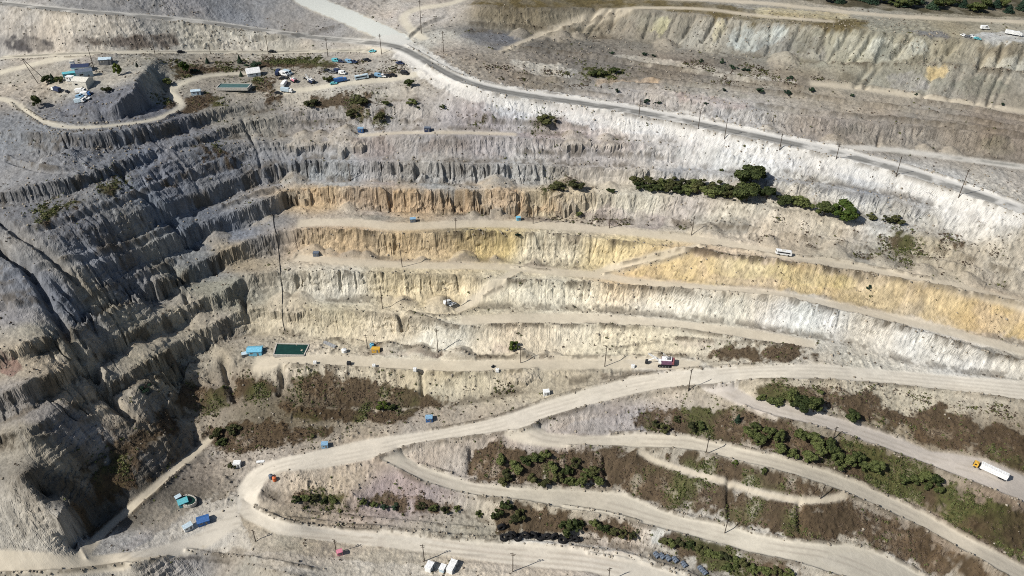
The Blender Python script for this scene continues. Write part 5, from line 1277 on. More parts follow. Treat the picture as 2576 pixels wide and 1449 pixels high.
def stones(name, mask, n, size, seed):
    X, Y, Zz, _ = scatter(mask * VIS, n, seed)
    r = np.random.default_rng(seed + 1); s = size * (.35 + r.random(n) ** 3.0 * 1.9)
    base = np.array([(1, 0, 0), (-1, 0, 0), (0, 1, 0), (0, -1, 0), (0, 0, 1), (0, 0, -.6), (.6, .6, .5), (-.6, .6, .5), (-.6, -.6, .5), (.6, -.6, .5)], float)
    tri = [(4, 6, 7), (4, 7, 8), (4, 8, 9), (4, 9, 6), (0, 2, 6), (2, 1, 7), (1, 3, 8), (3, 0, 9), (0, 6, 9), (2, 7, 6), (1, 8, 7), (3, 9, 8), (5, 2, 0), (5, 1, 2), (5, 3, 1), (5, 0, 3)]
    v = base[None] * (s[:, None, None] * (.65 + .6 * r.random((n, 10, 3)))) + np.stack([X, Y, Zz + s * .15], 1)[:, None]
    f = np.array(tri)[None] + 10 * np.arange(n)[:, None, None]
    me = bpy.data.meshes.new(name); nt_ = n * len(tri)
    me.vertices.add(n * 10); me.loops.add(nt_ * 3); me.polygons.add(nt_)
    me.vertices.foreach_set('co', v.astype(np.float32).ravel()); me.loops.foreach_set('vertex_index', f.astype(np.int32).ravel()); me.polygons.foreach_set('loop_start', np.arange(0, nt_ * 3, 3, dtype=np.int32)); me.update(calc_edges=True)
    me.materials.append(M_STONE)
    o = bpy.data.objects.new(name, me); COLL.objects.link(o); o['kind'] = 'stuff'
toe = np.clip(blur(FACE, 5) - FACE, 0, 1) * (1 - ROADM)
bermm = np.zeros((NV, NU), np.float32)
for pts, w_, h_ in BERMS:
    p = densify(smooth_pts(pts), 3.0); X, Y, _ = ground_hit(p[:, 0], p[:, 1]); sl, m = world_strip(X, Y, w_); bermm[sl] = np.maximum(bermm[sl], m)
stones('rubble', (toe * 1.2 + .35 * rub + 1.5 * bermm + .03 * (1 - ROADM)) * (1 - .6 * SCRUB0), 15000, .40, 601)
# ------------------------------------------------------------------ man-made things
P_ = lambda n, c, r=.6, mt=0.0, nz=.28, ns=1.6, sp_=.3: new_mat(n, tuple(lin(mute(c, .8)) * .9), r, mt, nz, ns, sp_)   # sun-bleached and dusty
M_WHITE = P_('white_paint', (226, 226, 222)); M_CREAM = P_('cream_paint', (206, 200, 184)); M_YEL = P_('yellow_paint', (214, 160, 40)); M_BLUE = P_('blue_paint', (44, 98, 168)); M_LBLUE = P_('light_blue_paint', (120, 165, 198))
M_CYAN = P_('turquoise_paint', (84, 180, 190)); M_SKY = P_('sky_blue_sheet', (96, 178, 210)); M_GREY = P_('grey_steel', (118, 120, 122), .5, .4); M_DARK2 = P_('dark_steel', (48, 50, 54), .55, .3); M_BLACK = P_('black_rubber', (26, 26, 28), .85); M_GLASS = P_('dark_glass', (22, 28, 36), .12, 0, 0)
M_PINK = P_('pink_paint', (214, 120, 140)); M_RED = P_('red_paint', (146, 74, 80)); M_ORANGE = P_('orange_paint', (226, 104, 48)); M_PURP = P_('purple_red_paint', (112, 74, 100)); M_CONC = P_('concrete', (178, 172, 160), .9); M_WOOD = P_('weathered_wood', (82, 70, 58), .9, 0, .3, 4)
M_PALEB = P_('pale_blue_roof', (176, 196, 206), .5); M_NAVY = P_('navy_paint', (38, 52, 88)); M_RUST = P_('rust', (126, 84, 62), .85, 0, .35, 3); M_SLATE = P_('blue_grey_sheet', (92, 104, 120), .8)
def water_mat(n, c):
    m = new_mat(n, tuple(lin(c)), .06, 0, .25, .5, .6); return m
M_POND = water_mat('pond_green', (24, 54, 44)); M_POND2 = water_mat('pond_dark_green', (18, 46, 36)); M_POND3 = water_mat('pond_teal', (66, 92, 84))

# --- power poles: foot and top in the plan
POLES = [
 (1068, 1412, 1373, 'beside the three white cabins'), (1290, 1438, 1394, 'on the near road right of the white cabins'), (846, 1390, 1358, 'behind the pink kiosk'), (1531, 1460, 1430, 'at the bottom edge right of centre'), (643, 1362, 1334, 'beside the dug-up dark heap in the near yard'),
 (1777, 1137, 1099, 'on the lower bench road above the brown bank'), (1823, 1341, 1308, 'at the end of the spur road'), (2064, 1254, 1222, 'on the pale strip above the brown spur'), (2096, 1103, 1074, 'in front of the thicket'),
 (1521, 922, 870, 'left of the mining shovel'), (1731, 984, 929, 'at the fork of the haul road'), (1310, 913, 873, 'under the green bush of the talus'), (1102, 886, 829, 'on the middle track below the pale face'), (925, 877, 842, 'behind the yellow container'), (962, 776, 720, 'on the pale bench left of the ramp'), (1124, 770, 724, 'beside the small white van'),
 (1050, 535, 484, 'against the orange face'), (1147, 584, 548, 'on the bench road right of the blue cabin'), (1012, 672, 612, 'on the track under the tan face'), (882, 454, 411, 'against the grey fluted face'), (1341, 562, 516, 'near the tiny blue hut'), (1533, 574, 529, 'on the upper bench right of the grey cone'), (1739, 592, 544, 'where the ochre ramp meets the bench'),
 (1607, 293, 250, 'on the upper road above the pinkish face'), (1756, 324, 273, 'on the middle of the upper road'), (1822, 350, 299, 'on the lower lip of the upper road'), (1961, 377, 336, 'on the upper road beside the small outcrop'), (2103, 400, 362, 'where the upper road forks'), (2254, 444, 393, 'on the white shoulder past the road fork'), (2411, 497, 427, 'farthest right on the upper road shoulder'),
 (675, 135, 91, 'above the parked dark vehicles'), (825, 144, 98, 'behind the row of blue machines'), (960, 136, 88, 'by the road junction'), (1060, 84, 6, 'tallest, beyond the road junction'), (1116, 131, 81, 'right of the road junction'), (390, 136, 88, 'above the crest of the spoil mound'), (530, 136, 113, 'short, on the gravel road'), (236, 170, 117, 'behind the mine buildings'),
]
def make_pole(px, pyb, pyt, where, i):
    X, Y, Zz = spot(px, pyb); s = scale_at(X, Y, Zz)
    h = (pyb - pyt) / s / math.cos(math.atan2(HC - Zz, Y))
    o = empty('power_pole', (X, Y, Zz), random.uniform(-.35, .35) + (.5 if px > 1300 else -.2), f"{'grey wooden' if i % 2 else 'dark wooden'} power pole {where}", 'power pole', 'power poles along the benches and roads')
    k = 1.0
    ln = random.uniform(-.03, .03)
    MB().tube((0, 0, -.6), (ln * h, 0, h), .26, .17, 8).build('pole_shaft', M_WOOD, o)
    ca = MB().box((ln * h, 0, h - .9), (2.6, .2, .24)).box((ln * h, 0, h - 2.0), (1.7, .18, .2)).build('crossarm', M_WOOD, o)
    for q in (-1.15, 0, 1.15):
        MB().tube((ln * h + q, 0, h - .8), (ln * h + q, 0, h - .35 if q else h + .3), .09, .06, 8).build('insulator', M_CREAM, o)
    return o
for i, p in enumerate(POLES): make_pole(*p, i)
X, Y, Zz = spot(108, 206)
o = empty('pole_frame', (X, Y, Zz), .4, 'leaning two-legged wooden pole frame left of the mine buildings', 'power pole')
MB().tube((-3.2, 0, -.5), (-7.5, 0, 17), .24, .16, 8).build('leg', M_WOOD, o); MB().tube((2.6, 0, -.5), (-7.3, 0, 17), .24, .16, 8).build('leg', M_WOOD, o); MB().box((-7.3, 0, 15.8), (2.4, .2, .25)).build('crossarm', M_WOOD, o)

# --- vehicles (length along +X, front at +X)
def wheel(parent, x, y, r, w=.35):
    a = MB().tube((x, y - w / 2, r), (x, y + w / 2, r), r, r, 14).build('wheel', M_BLACK, parent)
    MB().tube((x, y - w / 2 - .02, r), (x, y + w / 2 + .02, r), r * .5, r * .5, 10).build('rim', M_GREY, a)
def ground_rot(o, L):
    """lay a long thing along the slope of the ground"""
    c, s = math.cos(o.rotation_euler.z), math.sin(o.rotation_euler.z)
    x, y = o.location.x, o.location.y
    a = zat(x + c * L / 2, y + s * L / 2); b = zat(x - c * L / 2, y - s * L / 2)
    o.location.z = (a + b) / 2 + .03; o.rotation_euler.y = -math.atan2(a - b, L)
def place(name, px, py, hx, hy, label, cat, group=None, L=4):
    X, Y, Zz = spot(px, py)
    o = empty(name, (X, Y, Zz), heading(px, py, hx, hy), label, cat, group)
    ground_rot(o, L); return o
def semi(px, py, hx, hy, label):
    o = place('semi_truck', px, py, hx, hy, label, 'truck', None, 14)
    c = MB().box((6.6, 0, 1.75), (2.3, 2.5, 2.3), taper=.94).box((6.6, 0, 3.05), (1.5, 2.2, .35), taper=.7).build('cab', M_YEL, o, .08)
    MB().box((7.72, 0, 2.2), (.12, 2.1, .85), ry=-.06).build('windshield', M_GLASS, c); MB().box((7.76, 0, 1.05), (.14, 2.0, .5)).build('grille', M_DARK2, c)
    for y in (-1.24, 1.24): MB().box((6.8, y, 2.25), (1.0, .06, .7)).build('side_window', M_GLASS, c)
    for y in (-.85, .85): MB().box((7.78, y, .8), (.1, .35, .25)).build('headlight', M_WHITE, c)
    t = MB().box((-1.6, 0, 2.55), (12.6, 2.6, 2.9)).build('trailer', M_WHITE, o, .05)
    r = MB()
    for k in range(12): r.box((-7.4 + k * 1.06, 0, 4.03), (.08, 2.5, .05))
    r.build('roof_rib', M_CREAM, t); MB().box((-7.93, 0, 2.5), (.06, 2.4, 2.6)).build('rear_door', M_GREY, t)
    MB().box((-.2, 0, .85), (14.2, .9, .3)).build('chassis', M_DARK2, o); MB().box((5.0, 0, 1.9), (.5, 2.2, 2.2)).build('coupling', M_BLACK, o)
    for x in (6.7, 4.3, -4.6, -5.8, -7.0):
        for y in (-1.1, 1.1): wheel(o, x, y, .52)
semi(2488, 1188, 2400, 1152, 'white semi-trailer with yellow cab parked on the right-hand road')
def bus(px, py, hx, hy, label, L=9.2, mat=None, name='bus'):
    o = place(name, px, py, hx, hy, label, 'bus', None, L)
    b = MB().prism([(-L / 2, .45), (L / 2, .45), (L / 2 + .1, 1.6), (L / 2 - .15, 2.9), (L / 2 - .5, 3.05), (-L / 2 + .3, 3.05), (-L / 2, 2.85)], -1.25, 1.25).build('body', mat or M_WHITE, o, .06)
    for y in (-1.27, 1.27): MB().box((-.2, y, 2.05), (L * .8, .05, .75)).build('window_strip', M_GLASS, b)
    MB().box((L / 2 + .0, 0, 2.1), (.1, 2.2, 1.0), ry=-.2).build('windshield', M_GLASS, b); MB().box((-L / 2 - .02, 0, 2.1), (.06, 2.0, .8)).build('rear_window', M_GLASS, b)
    MB().box((-.6, 0, 3.12), (2.4, 1.5, .22)).build('roof_unit', M_CREAM, b, .04)
    for x in (L * .3, -L * .3):
        for y in (-1.1, 1.1): wheel(o, x, y, .5)
bus(1970, 640, 2030, 648, 'long white bus on the bench road above the ochre face')
def car(px, py, hx, hy, label, body, group=None, L=4.6, kind='car'):
    o = place(kind, px, py, hx, hy, label, {'car': 'car', 'pickup': 'pickup truck', 'van': 'van'}[kind], group, L)
    k = L / 4.6
    if kind == 'van': prof = [(-2.3, .4), (2.3, .4), (2.32, 1.1), (1.9, 1.35), (1.3, 2.15), (-2.2, 2.2), (-2.32, 1.9)]
    elif kind == 'pickup': prof = [(-2.5, .5), (2.5, .5), (2.52, 1.0), (1.2, 1.15), (.8, 1.75), (-.6, 1.78), (-.75, 1.15), (-2.5, 1.1)]
    else: prof = [(-2.3, .35), (2.3, .35), (2.32, .85), (1.1, 1.0), (.5, 1.5), (-1.2, 1.52), (-1.9, 1.0), (-2.32, .95)]
    prof = [(a * k, b * k) for a, b in prof]
    b = MB().prism(prof, -.92 * k, .92 * k).build('body', body, o, .05)
    x0, x1, z0, z1 = {'car': (-1.5, .8, 1.0, 1.42), 'van': (-.2, 1.5, 1.35, 2.0), 'pickup': (-.6, .95, 1.15, 1.68)}[kind]
    for y in (-.93, .93): MB().prism([(x0 * k, z0 * k), (x1 * k, z0 * k), ((x1 - .45) * k, z1 * k), ((x0 + .25) * k, z1 * k)], y * k - .02, y * k + .02).build('side_window', M_GLASS, b)
    wx, wz = {'car': (.82, 1.25), 'van': (1.62, 1.75), 'pickup': (1.02, 1.45)}[kind]
    MB().box((wx * k, 0, wz * k), (.06, 1.6 * k, .55 * k), ry=-.85 if kind != 'van' else -.62).build('windshield', M_GLASS, b)
    for x in (1.4, -1.4):
        for y in (-.85, .85): wheel(o, x * k, y * k, .36 * k, .24)
    return o
def box_truck(px, py, hx, hy, label, cabm, boxm, group=None, L=7.0):
    o = place('box_truck', px, py, hx, hy, label, 'truck', group, L); k = L / 7
    c = MB().prism([(1.6 * k, .6), (3.5 * k, .6), (3.52 * k, 1.5), (3.2 * k, 2.5), (1.6 * k, 2.55)], -1.1, 1.1).build('cab', cabm, o, .06)
    MB().box((3.4 * k, 0, 2.0), (.08, 1.9, .75), ry=-.3).build('windshield', M_GLASS, c)
    MB().box((-1.0 * k, 0, 1.95), (5.0 * k, 2.4, 2.3)).build('cargo_box', boxm, o, .05)
    MB().box((0, 0, .75), (6.8 * k, .9, .25)).build('chassis', M_DARK2, o)
    for x in (2.5, -1.6, -2.6):
        for y in (-1.0, 1.0): wheel(o, x * k, y, .48)
def tank_truck(px, py, hx, hy, label, cabm, tankm, L=8):
    o = place('tank_truck', px, py, hx, hy, label, 'truck', None, L)
    c = MB().prism([(2.2, .6), (4.0, .6), (4.02, 1.5), (3.7, 2.6), (2.2, 2.6)], -1.15, 1.15).build('cab', cabm, o, .06); MB().box((3.9, 0, 2.05), (.08, 1.9, .75), ry=-.25).build('windshield', M_GLASS, c)
    MB().tube((-3.9, 0, 2.0), (1.9, 0, 2.0), 1.15, 1.15, 18).build('tank', tankm, o, smooth=False); MB().box((0, 0, .8), (7.8, .9, .25)).build('chassis', M_DARK2, o)
    for x in (3.0, -1.8, -3.0):
        for y in (-1.0, 1.0): wheel(o, x, y, .5)
GV = 'vehicles parked on the settlement shelf'
# by the mine buildings
box_truck(206, 234, 226, 232, 'white box truck nearest the front of the cream building', M_WHITE, M_WHITE, GV)
box_truck(218, 241, 240, 238, 'white box truck with blue cab in the packed yard', M_BLUE, M_WHITE, GV, 6.5)
car(204, 246, 224, 244, 'pale blue van in the packed yard of the mine buildings', M_LBLUE, GV, 5.2, 'van')
car(216, 251, 236, 249, 'white pickup in the packed yard of the mine buildings', M_WHITE, GV, 5.2, 'pickup')
box_truck(203, 258, 223, 256, 'white truck at the front edge of the packed yard', M_WHITE, M_PALEB, GV, 6.5)
car(226, 238, 246, 236, 'dark car at the right of the packed yard', M_NAVY, GV, 4.6)
box_truck(143, 230, 120, 222, 'navy truck with white cab standing apart left of the yard', M_WHITE, M_NAVY, None, 8.0)
car(170, 233, 180, 240, 'small dark car alone on the open yard', M_DARK2, None, 4.4)
# by the far right road
car(2476, 74, 2500, 76, 'white van with long dark shadow at the far right top', M_WHITE, None, 6.0, 'van')
for (x, y), m, l in zip([(2424, 92), (2434, 95), (2444, 94), (2458, 99)], [M_WHITE, M_GREY, M_WHITE, M_CYAN], ['white car leftmost of the small cars at the far right', 'grey car second of the small cars at the far right', 'white car third of the small cars at the far right', 'teal car rightmost of the small cars at the far right']): car(x, y, x + 20, y + 6, l, m, 'small cars at the far right', 5.0)
for (x, y), l in zip([(2540, 87), (2556, 90)], ['white truck on the pale pad at the far right edge', 'second white truck closest to the right picture edge']): box_truck(x, y, x + 20, y + 3, l, M_WHITE, M_WHITE, 'white trucks on the pale pad', 7)
# along the settlement shelf
box_truck(700, 186, 706, 176, 'navy truck at the left end of the machine yard', M_NAVY, M_NAVY, GV, 7.5)
for x, y, m, l in [(715, 190, M_WHITE, 'white van beside the navy truck'), (724, 187, M_PALEB, 'pale blue van right of the white van')]: car(x, y, x + 16, y + 3, l, m, GV, 6.5, 'van')
box_truck(716, 214, 722, 206, 'white truck on the lip below the machine yard', M_WHITE, M_WHITE, GV, 7.5)
box_truck(722, 232, 744, 234, 'white truck with pale blue box on the lip of the shelf', M_WHITE, M_PALEB, GV, 8.5)
car(700, 236, 716, 238, 'dark teal car behind the white lip truck', M_DARK2, GV, 5)
box_truck(858, 206, 880, 202, 'bright blue truck beside the olive bush', M_BLUE, M_BLUE, GV, 9)
car(840, 212, 858, 210, 'turquoise car behind the bright blue truck', M_CYAN, GV, 5)
bus(911, 198, 932, 194, 'white and pale blue bus parked along the shelf road', 9.5, M_PALEB)
for x, y, m, k_, l in [(938, 194, M_DARK2, 'car', 'dark car right of the parked bus'), (952, 193, M_LBLUE, 'van', 'light blue van right of the parked bus'), (962, 194, M_WHITE, 'pickup', 'white pickup right of the light blue van'), (974, 193, M_DARK2, 'car', 'black car left of two black cars'), (988, 192, M_BLACK, 'car', 'black car in the middle of the shelf road'), (1018, 187, M_DARK2, 'van', 'black van nearest the main road'), (1006, 162, M_NAVY, 'pickup', 'dark pickup on the pale bank above the shelf road'), (923, 154, M_DARK2, 'pickup', 'dark pickup above the orange soil patch'),
    (845, 156, M_CYAN, 'van', 'turquoise van at the left of the machine row'), (858, 157, M_NAVY, 'car', 'navy car second in the machine row'), (868, 157, M_GREY, 'car', 'grey car third in the machine row'), (878, 158, M_LBLUE, 'van', 'light blue van fourth in the machine row'), (890, 159, M_NAVY, 'pickup', 'navy pickup at the right of the machine row'), (838, 184, M_GREY, 'pickup', 'grey pickup above the olive mound'), (850, 182, M_NAVY, 'van', 'navy van above the olive mound'), (824, 180, M_DARK2, 'car', 'dark car left of the grey pickup'), (862, 187, M_WHITE, 'van', 'white van right of the navy van')]:
    car(x, y, x + 18, y + 2, l, m, GV, 5.4, k_)
for x, y, l in [(713, 199, 'black car below the machine yard vans'), (455, 133, 'dark car driving on the left gravel road'), (685, 132, 'dark car driving on the gravel road near a pole'), (938, 131, 'teal car on the gravel road by the junction')]: car(x, y, x + 18, y, l, M_DARK2 if 'teal' not in l else M_CYAN, None, 5.5)
car(1126, 763, 1150, 760, 'small white van on the pale bench by a pole', M_WHITE, None, 5.4, 'van'); car(1138, 768, 1150, 764, 'white pickup beside the small white van', M_WHITE, None, 4.6, 'pickup')

# --- excavator on the settlement shelf and the big mining shovel by the haul road
def shovel(px, py, hx, hy, label, k=1.0, body=None, boomm=None, name='mining_shovel', cat='excavator'):
    o = place(name, px, py, hx, hy, label, cat, None, 5 * k)
    for y in (-2.0, 2.0):
        t = MB().prism([(-3.2 * k, .15 * k), (3.2 * k, .15 * k), (3.6 * k, .7 * k), (3.1 * k, 1.25 * k), (-3.1 * k, 1.25 * k), (-3.6 * k, .7 * k)], (y - .6) * k, (y + .6) * k).build('crawler_track', M_BLACK, o)
        for x in (-2.4, -.8, .8, 2.4): MB().tube((x * k, (y - .64) * k, .68 * k), (x * k, (y + .64) * k, .68 * k), .42 * k, .42 * k, 10).build('track_roller', M_GREY, t)
    MB().tube((0, 0, 1.2 * k), (0, 0, 1.8 * k), 1.7 * k, 1.7 * k, 18).build('turntable', M_DARK2, o)
    h = MB().box((-1.4 * k, 0, 3.1 * k), (6.2 * k, 4.4 * k, 2.6 * k)).build('machinery_house', body or M_PURP, o, .08 * k)
    MB().box((-1.4 * k, 0, 4.46 * k), (5.6 * k, 3.8 * k, .16 * k)).build('house_roof', M_WHITE, h); MB().box((-2.6 * k, 0, 4.85 * k), (1.8 * k, 2.2 * k, .6 * k)).build('vent_box', M_GREY, h)
    MB().box((-5.0 * k, 0, 2.9 * k), (1.1 * k, 4.4 * k, 1.9 * k))  .build('counterweight', M_RED if k > .9 else M_DARK2, o, .08 * k)
    c = MB().box((2.2 * k, 1.5 * k, 3.6 * k), (1.7 * k, 1.5 * k, 2.0 * k), taper=.9).build('cab', M_WHITE, o, .05 * k); MB().box((3.05 * k, 1.5 * k, 3.9 * k), (.1 * k, 1.2 * k, 1.0 * k)).build('windshield', M_GLASS, c)
    b = MB()
    p0, p1 = Vector((1.6 * k, 0, 2.4 * k)), Vector((8.6 * k, 0, 7.6 * k))
    for y in (-.65 * k, .65 * k):
        for dz in (-.35 * k, .35 * k): b.tube(p0 + Vector((0, y, dz)), p1 + Vector((0, y * .6, dz * .6)), .17 * k, .13 * k, 6)
    for q in range(7):
        a = p0.lerp(p1, q / 7); e = p0.lerp(p1, (q + 1) / 7); b.tube(a + Vector((0, -.6 * k, -.3 * k)), e + Vector((0, .6 * k, .3 * k)), .08 * k, .08 * k, 5); b.tube(a + Vector((0, .6 * k, .3 * k)), e + Vector((0, -.6 * k, -.3 * k)), .08 * k, .08 * k, 5)
    b.build('boom', boomm or M_WHITE, o)
    MB().tube((-.6 * k, 0, 4.4 * k), (.4 * k, 0, 8.2 * k), .16 * k, .13 * k, 6).tube((-3.6 * k, 0, 4.4 * k), (.4 * k, 0, 8.2 * k), .12 * k, .1 * k, 6).build('gantry', M_WHITE, o)
    MB().tube((.4 * k, 0, 8.2 * k), (8.5 * k, 0, 7.6 * k), .05 * k, .05 * k, 5).build('hoist_rope', M_BLACK, o)
    MB().tube((4.2 * k, 0, 5.2 * k), (9.6 * k, 0, 2.4 * k), .26 * k, .2 * k, 8).build('dipper_arm', boomm or M_WHITE, o)
    MB().prism([(9.0 * k, 2.9 * k), (10.6 * k, 2.7 * k), (10.9 * k, 1.0 * k), (9.3 * k, .8 * k)], -1.0 * k, 1.0 * k).build('bucket', M_DARK2, o, .04 * k)
shovel(1672, 918, 1600, 912, 'purple-red and white mining shovel with its boom over the track', 1.0)
shovel(782, 208, 765, 200, 'small white and navy excavator in the machine yard', .62, M_NAVY, M_WHITE, 'excavator')
shovel(738, 205, 725, 198, 'small pinkish excavator left of the white excavator', .55, M_PINK, M_GREY, 'excavator')

# --- cabins, kiosks, blocks, tanks
def cabin(name, px, py, hx, hy, label, cat, m, d=(4.2, 3.0, 2.8), roof=None, group=None, gable=0.0):
    o = place(name, px, py, hx, hy, label, cat, group, d[0])
    o.rotation_euler.y = 0
    w_ = MB().box((0, 0, d[2] / 2 - .15), (d[0], d[1], d[2] + .3)).build('wall', m, o)
    if gable: MB().prism([(-d[1] / 2 - .25, d[2]), (d[1] / 2 + .25, d[2]), (0, d[2] + gable)], -d[0] / 2 - .25, d[0] / 2 + .25, 'x').build('roof', roof or m, o)
    else: MB().box((0, 0, d[2] + .1), (d[0] + .35, d[1] + .35, .22)).build('roof', roof or m, o, .03)
    a = MB().box((d[0] * .22, -d[1] / 2 - .03, min(1.05, d[2] * .42)), (min(.95, d[0] * .3), .08, min(2.0, d[2] * .74))).build('door', M_GREY, o)
    MB().box((d[0] * .22 + .3 * min(.95, d[0] * .3), -d[1] / 2 - .09, min(1.0, d[2] * .42)), (.1, .06, .16)).build('handle', M_BLACK, a)
    f = MB().box((-d[0] * .2, -d[1] / 2 - .03, d[2] * .62), (d[0] * .26, .08, d[2] * .28)).build('window', M_CREAM, o); MB().box((-d[0] * .2, -d[1] / 2 - .075, d[2] * .62), (d[0] * .21, .03, d[2] * .21)).build('pane', M_GLASS, f)
    return o
GC = 'blue electrical cabins along the benches'
cabin('electrical_cabin', 1080, 1058, 1100, 1056, 'bright blue cabin above the haul road, below the scrub bank', 'cabin', M_BLUE, (3.6, 2.8, 2.6), M_LBLUE, GC)
cabin('electrical_cabin', 818, 1124, 838, 1122, 'light blue cabin beside the haul road', 'cabin', M_LBLUE, (3.4, 2.6, 2.5), M_LBLUE, GC)
cabin('electrical_cabin', 1039, 557, 1060, 556, 'grey-blue cabin on the bench road under the orange face', 'cabin', M_SLATE, (3.4, 2.4, 2.3), M_LBLUE, GC)
cabin('electrical_cabin', 1304, 553, 1320, 553, 'tiny sky blue hut on the bench road', 'cabin', M_SKY, (2.6, 2.0, 1.9), M_SKY, GC)
cabin('electrical_cabin', 796, 643, 815, 643, 'slate blue cabin at the corner of the tan bench', 'cabin', M_SLATE, (3.4, 2.4, 2.3), M_SLATE, GC)
cabin('electrical_cabin', 908, 332, 925, 332, 'blue cabin left of two on the uppermost track', 'cabin', M_BLUE, (3.6, 2.4, 2.5), M_LBLUE, GC)
cabin('electrical_cabin', 1076, 330, 1095, 330, 'blue cabin right of two on the uppermost track', 'cabin', M_NAVY, (4.0, 2.4, 2.6), M_SLATE, GC)
cabin('site_hut', 598, 1172, 615, 1170, 'white hut with dark side beside the hairpin bend', 'hut', M_WHITE, (3.6, 2.8, 2.6), M_WHITE)
cabin('site_hut', 1374, 992, 1392, 988, 'white hut with blue trim above the haul road', 'hut', M_WHITE, (3.2, 2.6, 2.5), M_WHITE)
cabin('site_cabin', 1081, 1430, 1092, 1412, 'white site cabin leftmost of three on the near ground', 'cabin', M_WHITE, (4.2, 3.0, 2.6), M_WHITE, 'three white cabins on the near ground')
cabin('site_cabin', 1114, 1434, 1124, 1416, 'small pale cabin in the middle of the three', 'cabin', M_PALEB, (3.2, 2.4, 2.4), M_WHITE, 'three white cabins on the near ground')
cabin('site_cabin', 1137, 1430, 1148, 1410, 'long white site cabin rightmost of three on the near ground', 'cabin', M_WHITE, (6.2, 3.0, 2.7), M_WHITE, 'three white cabins on the near ground')
cabin('kiosk', 855, 1394, 872, 1390, 'pink kiosk at the foot of a pole on the near ground', 'kiosk', M_PINK, (2.6, 2.0, 2.2), M_PINK)
cabin('blue_shed', 513, 1314, 535, 1306, 'deep blue shed in the near left yard', 'shed', M_BLUE, (5.6, 4.2, 2.6), M_BLUE, None, 1.1)
cabin('site_hut', 474, 1330, 490, 1320, 'white hut with pale blue roof left of the deep blue shed', 'hut', M_WHITE, (4.4, 2.8, 2.3), M_PALEB)
cabin('pump_house', 462, 1268, 478, 1262, 'turquoise pump house at the dark round pond', 'pump house', M_CYAN, (4.6, 3.6, 2.6), M_CYAN, None, .9)
cabin('pump_hut', 450, 1256, 462, 1250, 'small grey-turquoise hut behind the turquoise pump house', 'hut', M_SLATE, (2.8, 2.2, 2.2), M_PALEB)
cabin('blue_shed', 643, 888, 668, 884, 'sky blue roofed shed at the left end of the middle track', 'shed', M_SKY, (8.4, 5.4, 3.0), M_SKY, None, 1.3)
cabin('lean_to', 618, 896, 640, 890, 'low dark lean-to beside the sky blue shed', 'shed', M_GREY, (3.6, 2.6, 2.0), M_PALEB)
cabin('container', 946, 884, 965, 882, 'yellow container beside the middle track', 'container', M_YEL, (4.6, 2.4, 2.4), M_YEL)
# mine buildings
cabin('site_office', 212, 218, 235, 216, 'large cream building with pale roof in the mine yard', 'building', M_CREAM, (10, 8.5, 5.2), M_CREAM, None, 1.6)
cabin('workshop', 214, 190, 236, 188, 'blue-roofed workshop behind the cream building', 'building', M_PALEB, (10, 6, 4.2), M_SLATE, None, 1.3)
cabin('workshop', 206, 178, 228, 176, 'navy-roofed long building at the back of the mine yard', 'building', M_WHITE, (11, 6, 3.8), M_NAVY, None, 1.4)
cabin('shed', 176, 190, 190, 188, 'low turquoise shed left of the blue-roofed workshop', 'shed', M_CYAN, (8, 4, 2.6), M_CYAN, None, .7)
cabin('silo_house', 187, 176, 196, 174, 'narrow white tower left of the navy-roofed building', 'tower', M_WHITE, (2.6, 2.6, 6.0), M_CREAM)
cabin('shed', 268, 160, 286, 158, 'grey shed behind the bright green slim tree', 'shed', M_GREY, (8, 5, 3.4), M_PALEB, None, 1.1)
cabin('shed', 178, 203, 190, 201, 'little white shed at the corner of the cream building', 'shed', M_WHITE, (4.4, 3.2, 2.6), M_WHITE)
cabin('storage_tent', 638, 188, 660, 186, 'white gabled tent beside the settlement road', 'tent', M_WHITE, (9, 6.5, 2.2), M_WHITE, None, 3.0)
cabin('shed', 494, 236, 510, 236, 'pale shed inside the road loop', 'shed', M_PALEB, (6, 4, 2.4), M_PALEB, None, .8)
# white blocks along the middle track
def block(px, py, label, m, s=1.0, name='concrete_block'):
    X, Y, Zz = spot(px, py); o = empty(name, (X, Y, Zz), random.uniform(-.3, .3), label, 'block', 'white blocks along the middle track' if m is M_WHITE else None)
    b = MB().box((0, 0, .8 * s), (1.9 * s, 1.7 * s, 1.9 * s), taper=.96).build('block_body', m, o, .06)
    MB().torus((0, 0, 1.78 * s), .22 * s, .05 * s, 'y', 12, 6).build('lifting_eye', M_DARK2, o)
for px, py, l in [(793, 915, 'white block on the track edge below the green pond'), (941, 923, 'white block on the track edge below the yellow container'), (1044, 932, 'white block above the dark vertical cut'), (1251, 934, 'white block on the track edge below the green bush'), (1592, 924, 'cream white block left of the mining shovel')]: block(px, py, l, M_WHITE, 1.0)
block(878, 917, 'dark block between two white blocks on the track', M_DARK2, 1.15, 'steel_block')
def tank(px, py, label, m, r=1.2, h=2.2, lie=False):
    X, Y, Zz = spot(px, py); o = empty('storage_tank', (X, Y, Zz), random.random(), label, 'tank')
    if lie:
        MB().tube((-h / 2, 0, r + .2), (h / 2, 0, r + .2), r, r, 18).build('tank_shell', m, o)
        for x in (-h * .3, h * .3): MB().box((x, 0, .25), (.3, r * 1.5, .6)).build('saddle', M_GREY, o)
    else:
        MB().tube((0, 0, -.2), (0, 0, h), r, r, 18).tube((0, 0, h), (0, 0, h + .35), r, r * .3, 18).build('tank_shell', m, o)
    MB().tube((0, 0, h if not lie else 2 * r), (0, 0, (h if not lie else 2 * r) + .6), .25, .25, 10).build('hatch', M_GREY, o)
tank(866, 886, 'white round tank by the middle track', M_WHITE, 1.5, 2.0); tank(936, 872, 'light blue tank behind the yellow container', M_SKY, 1.3, 2.0)
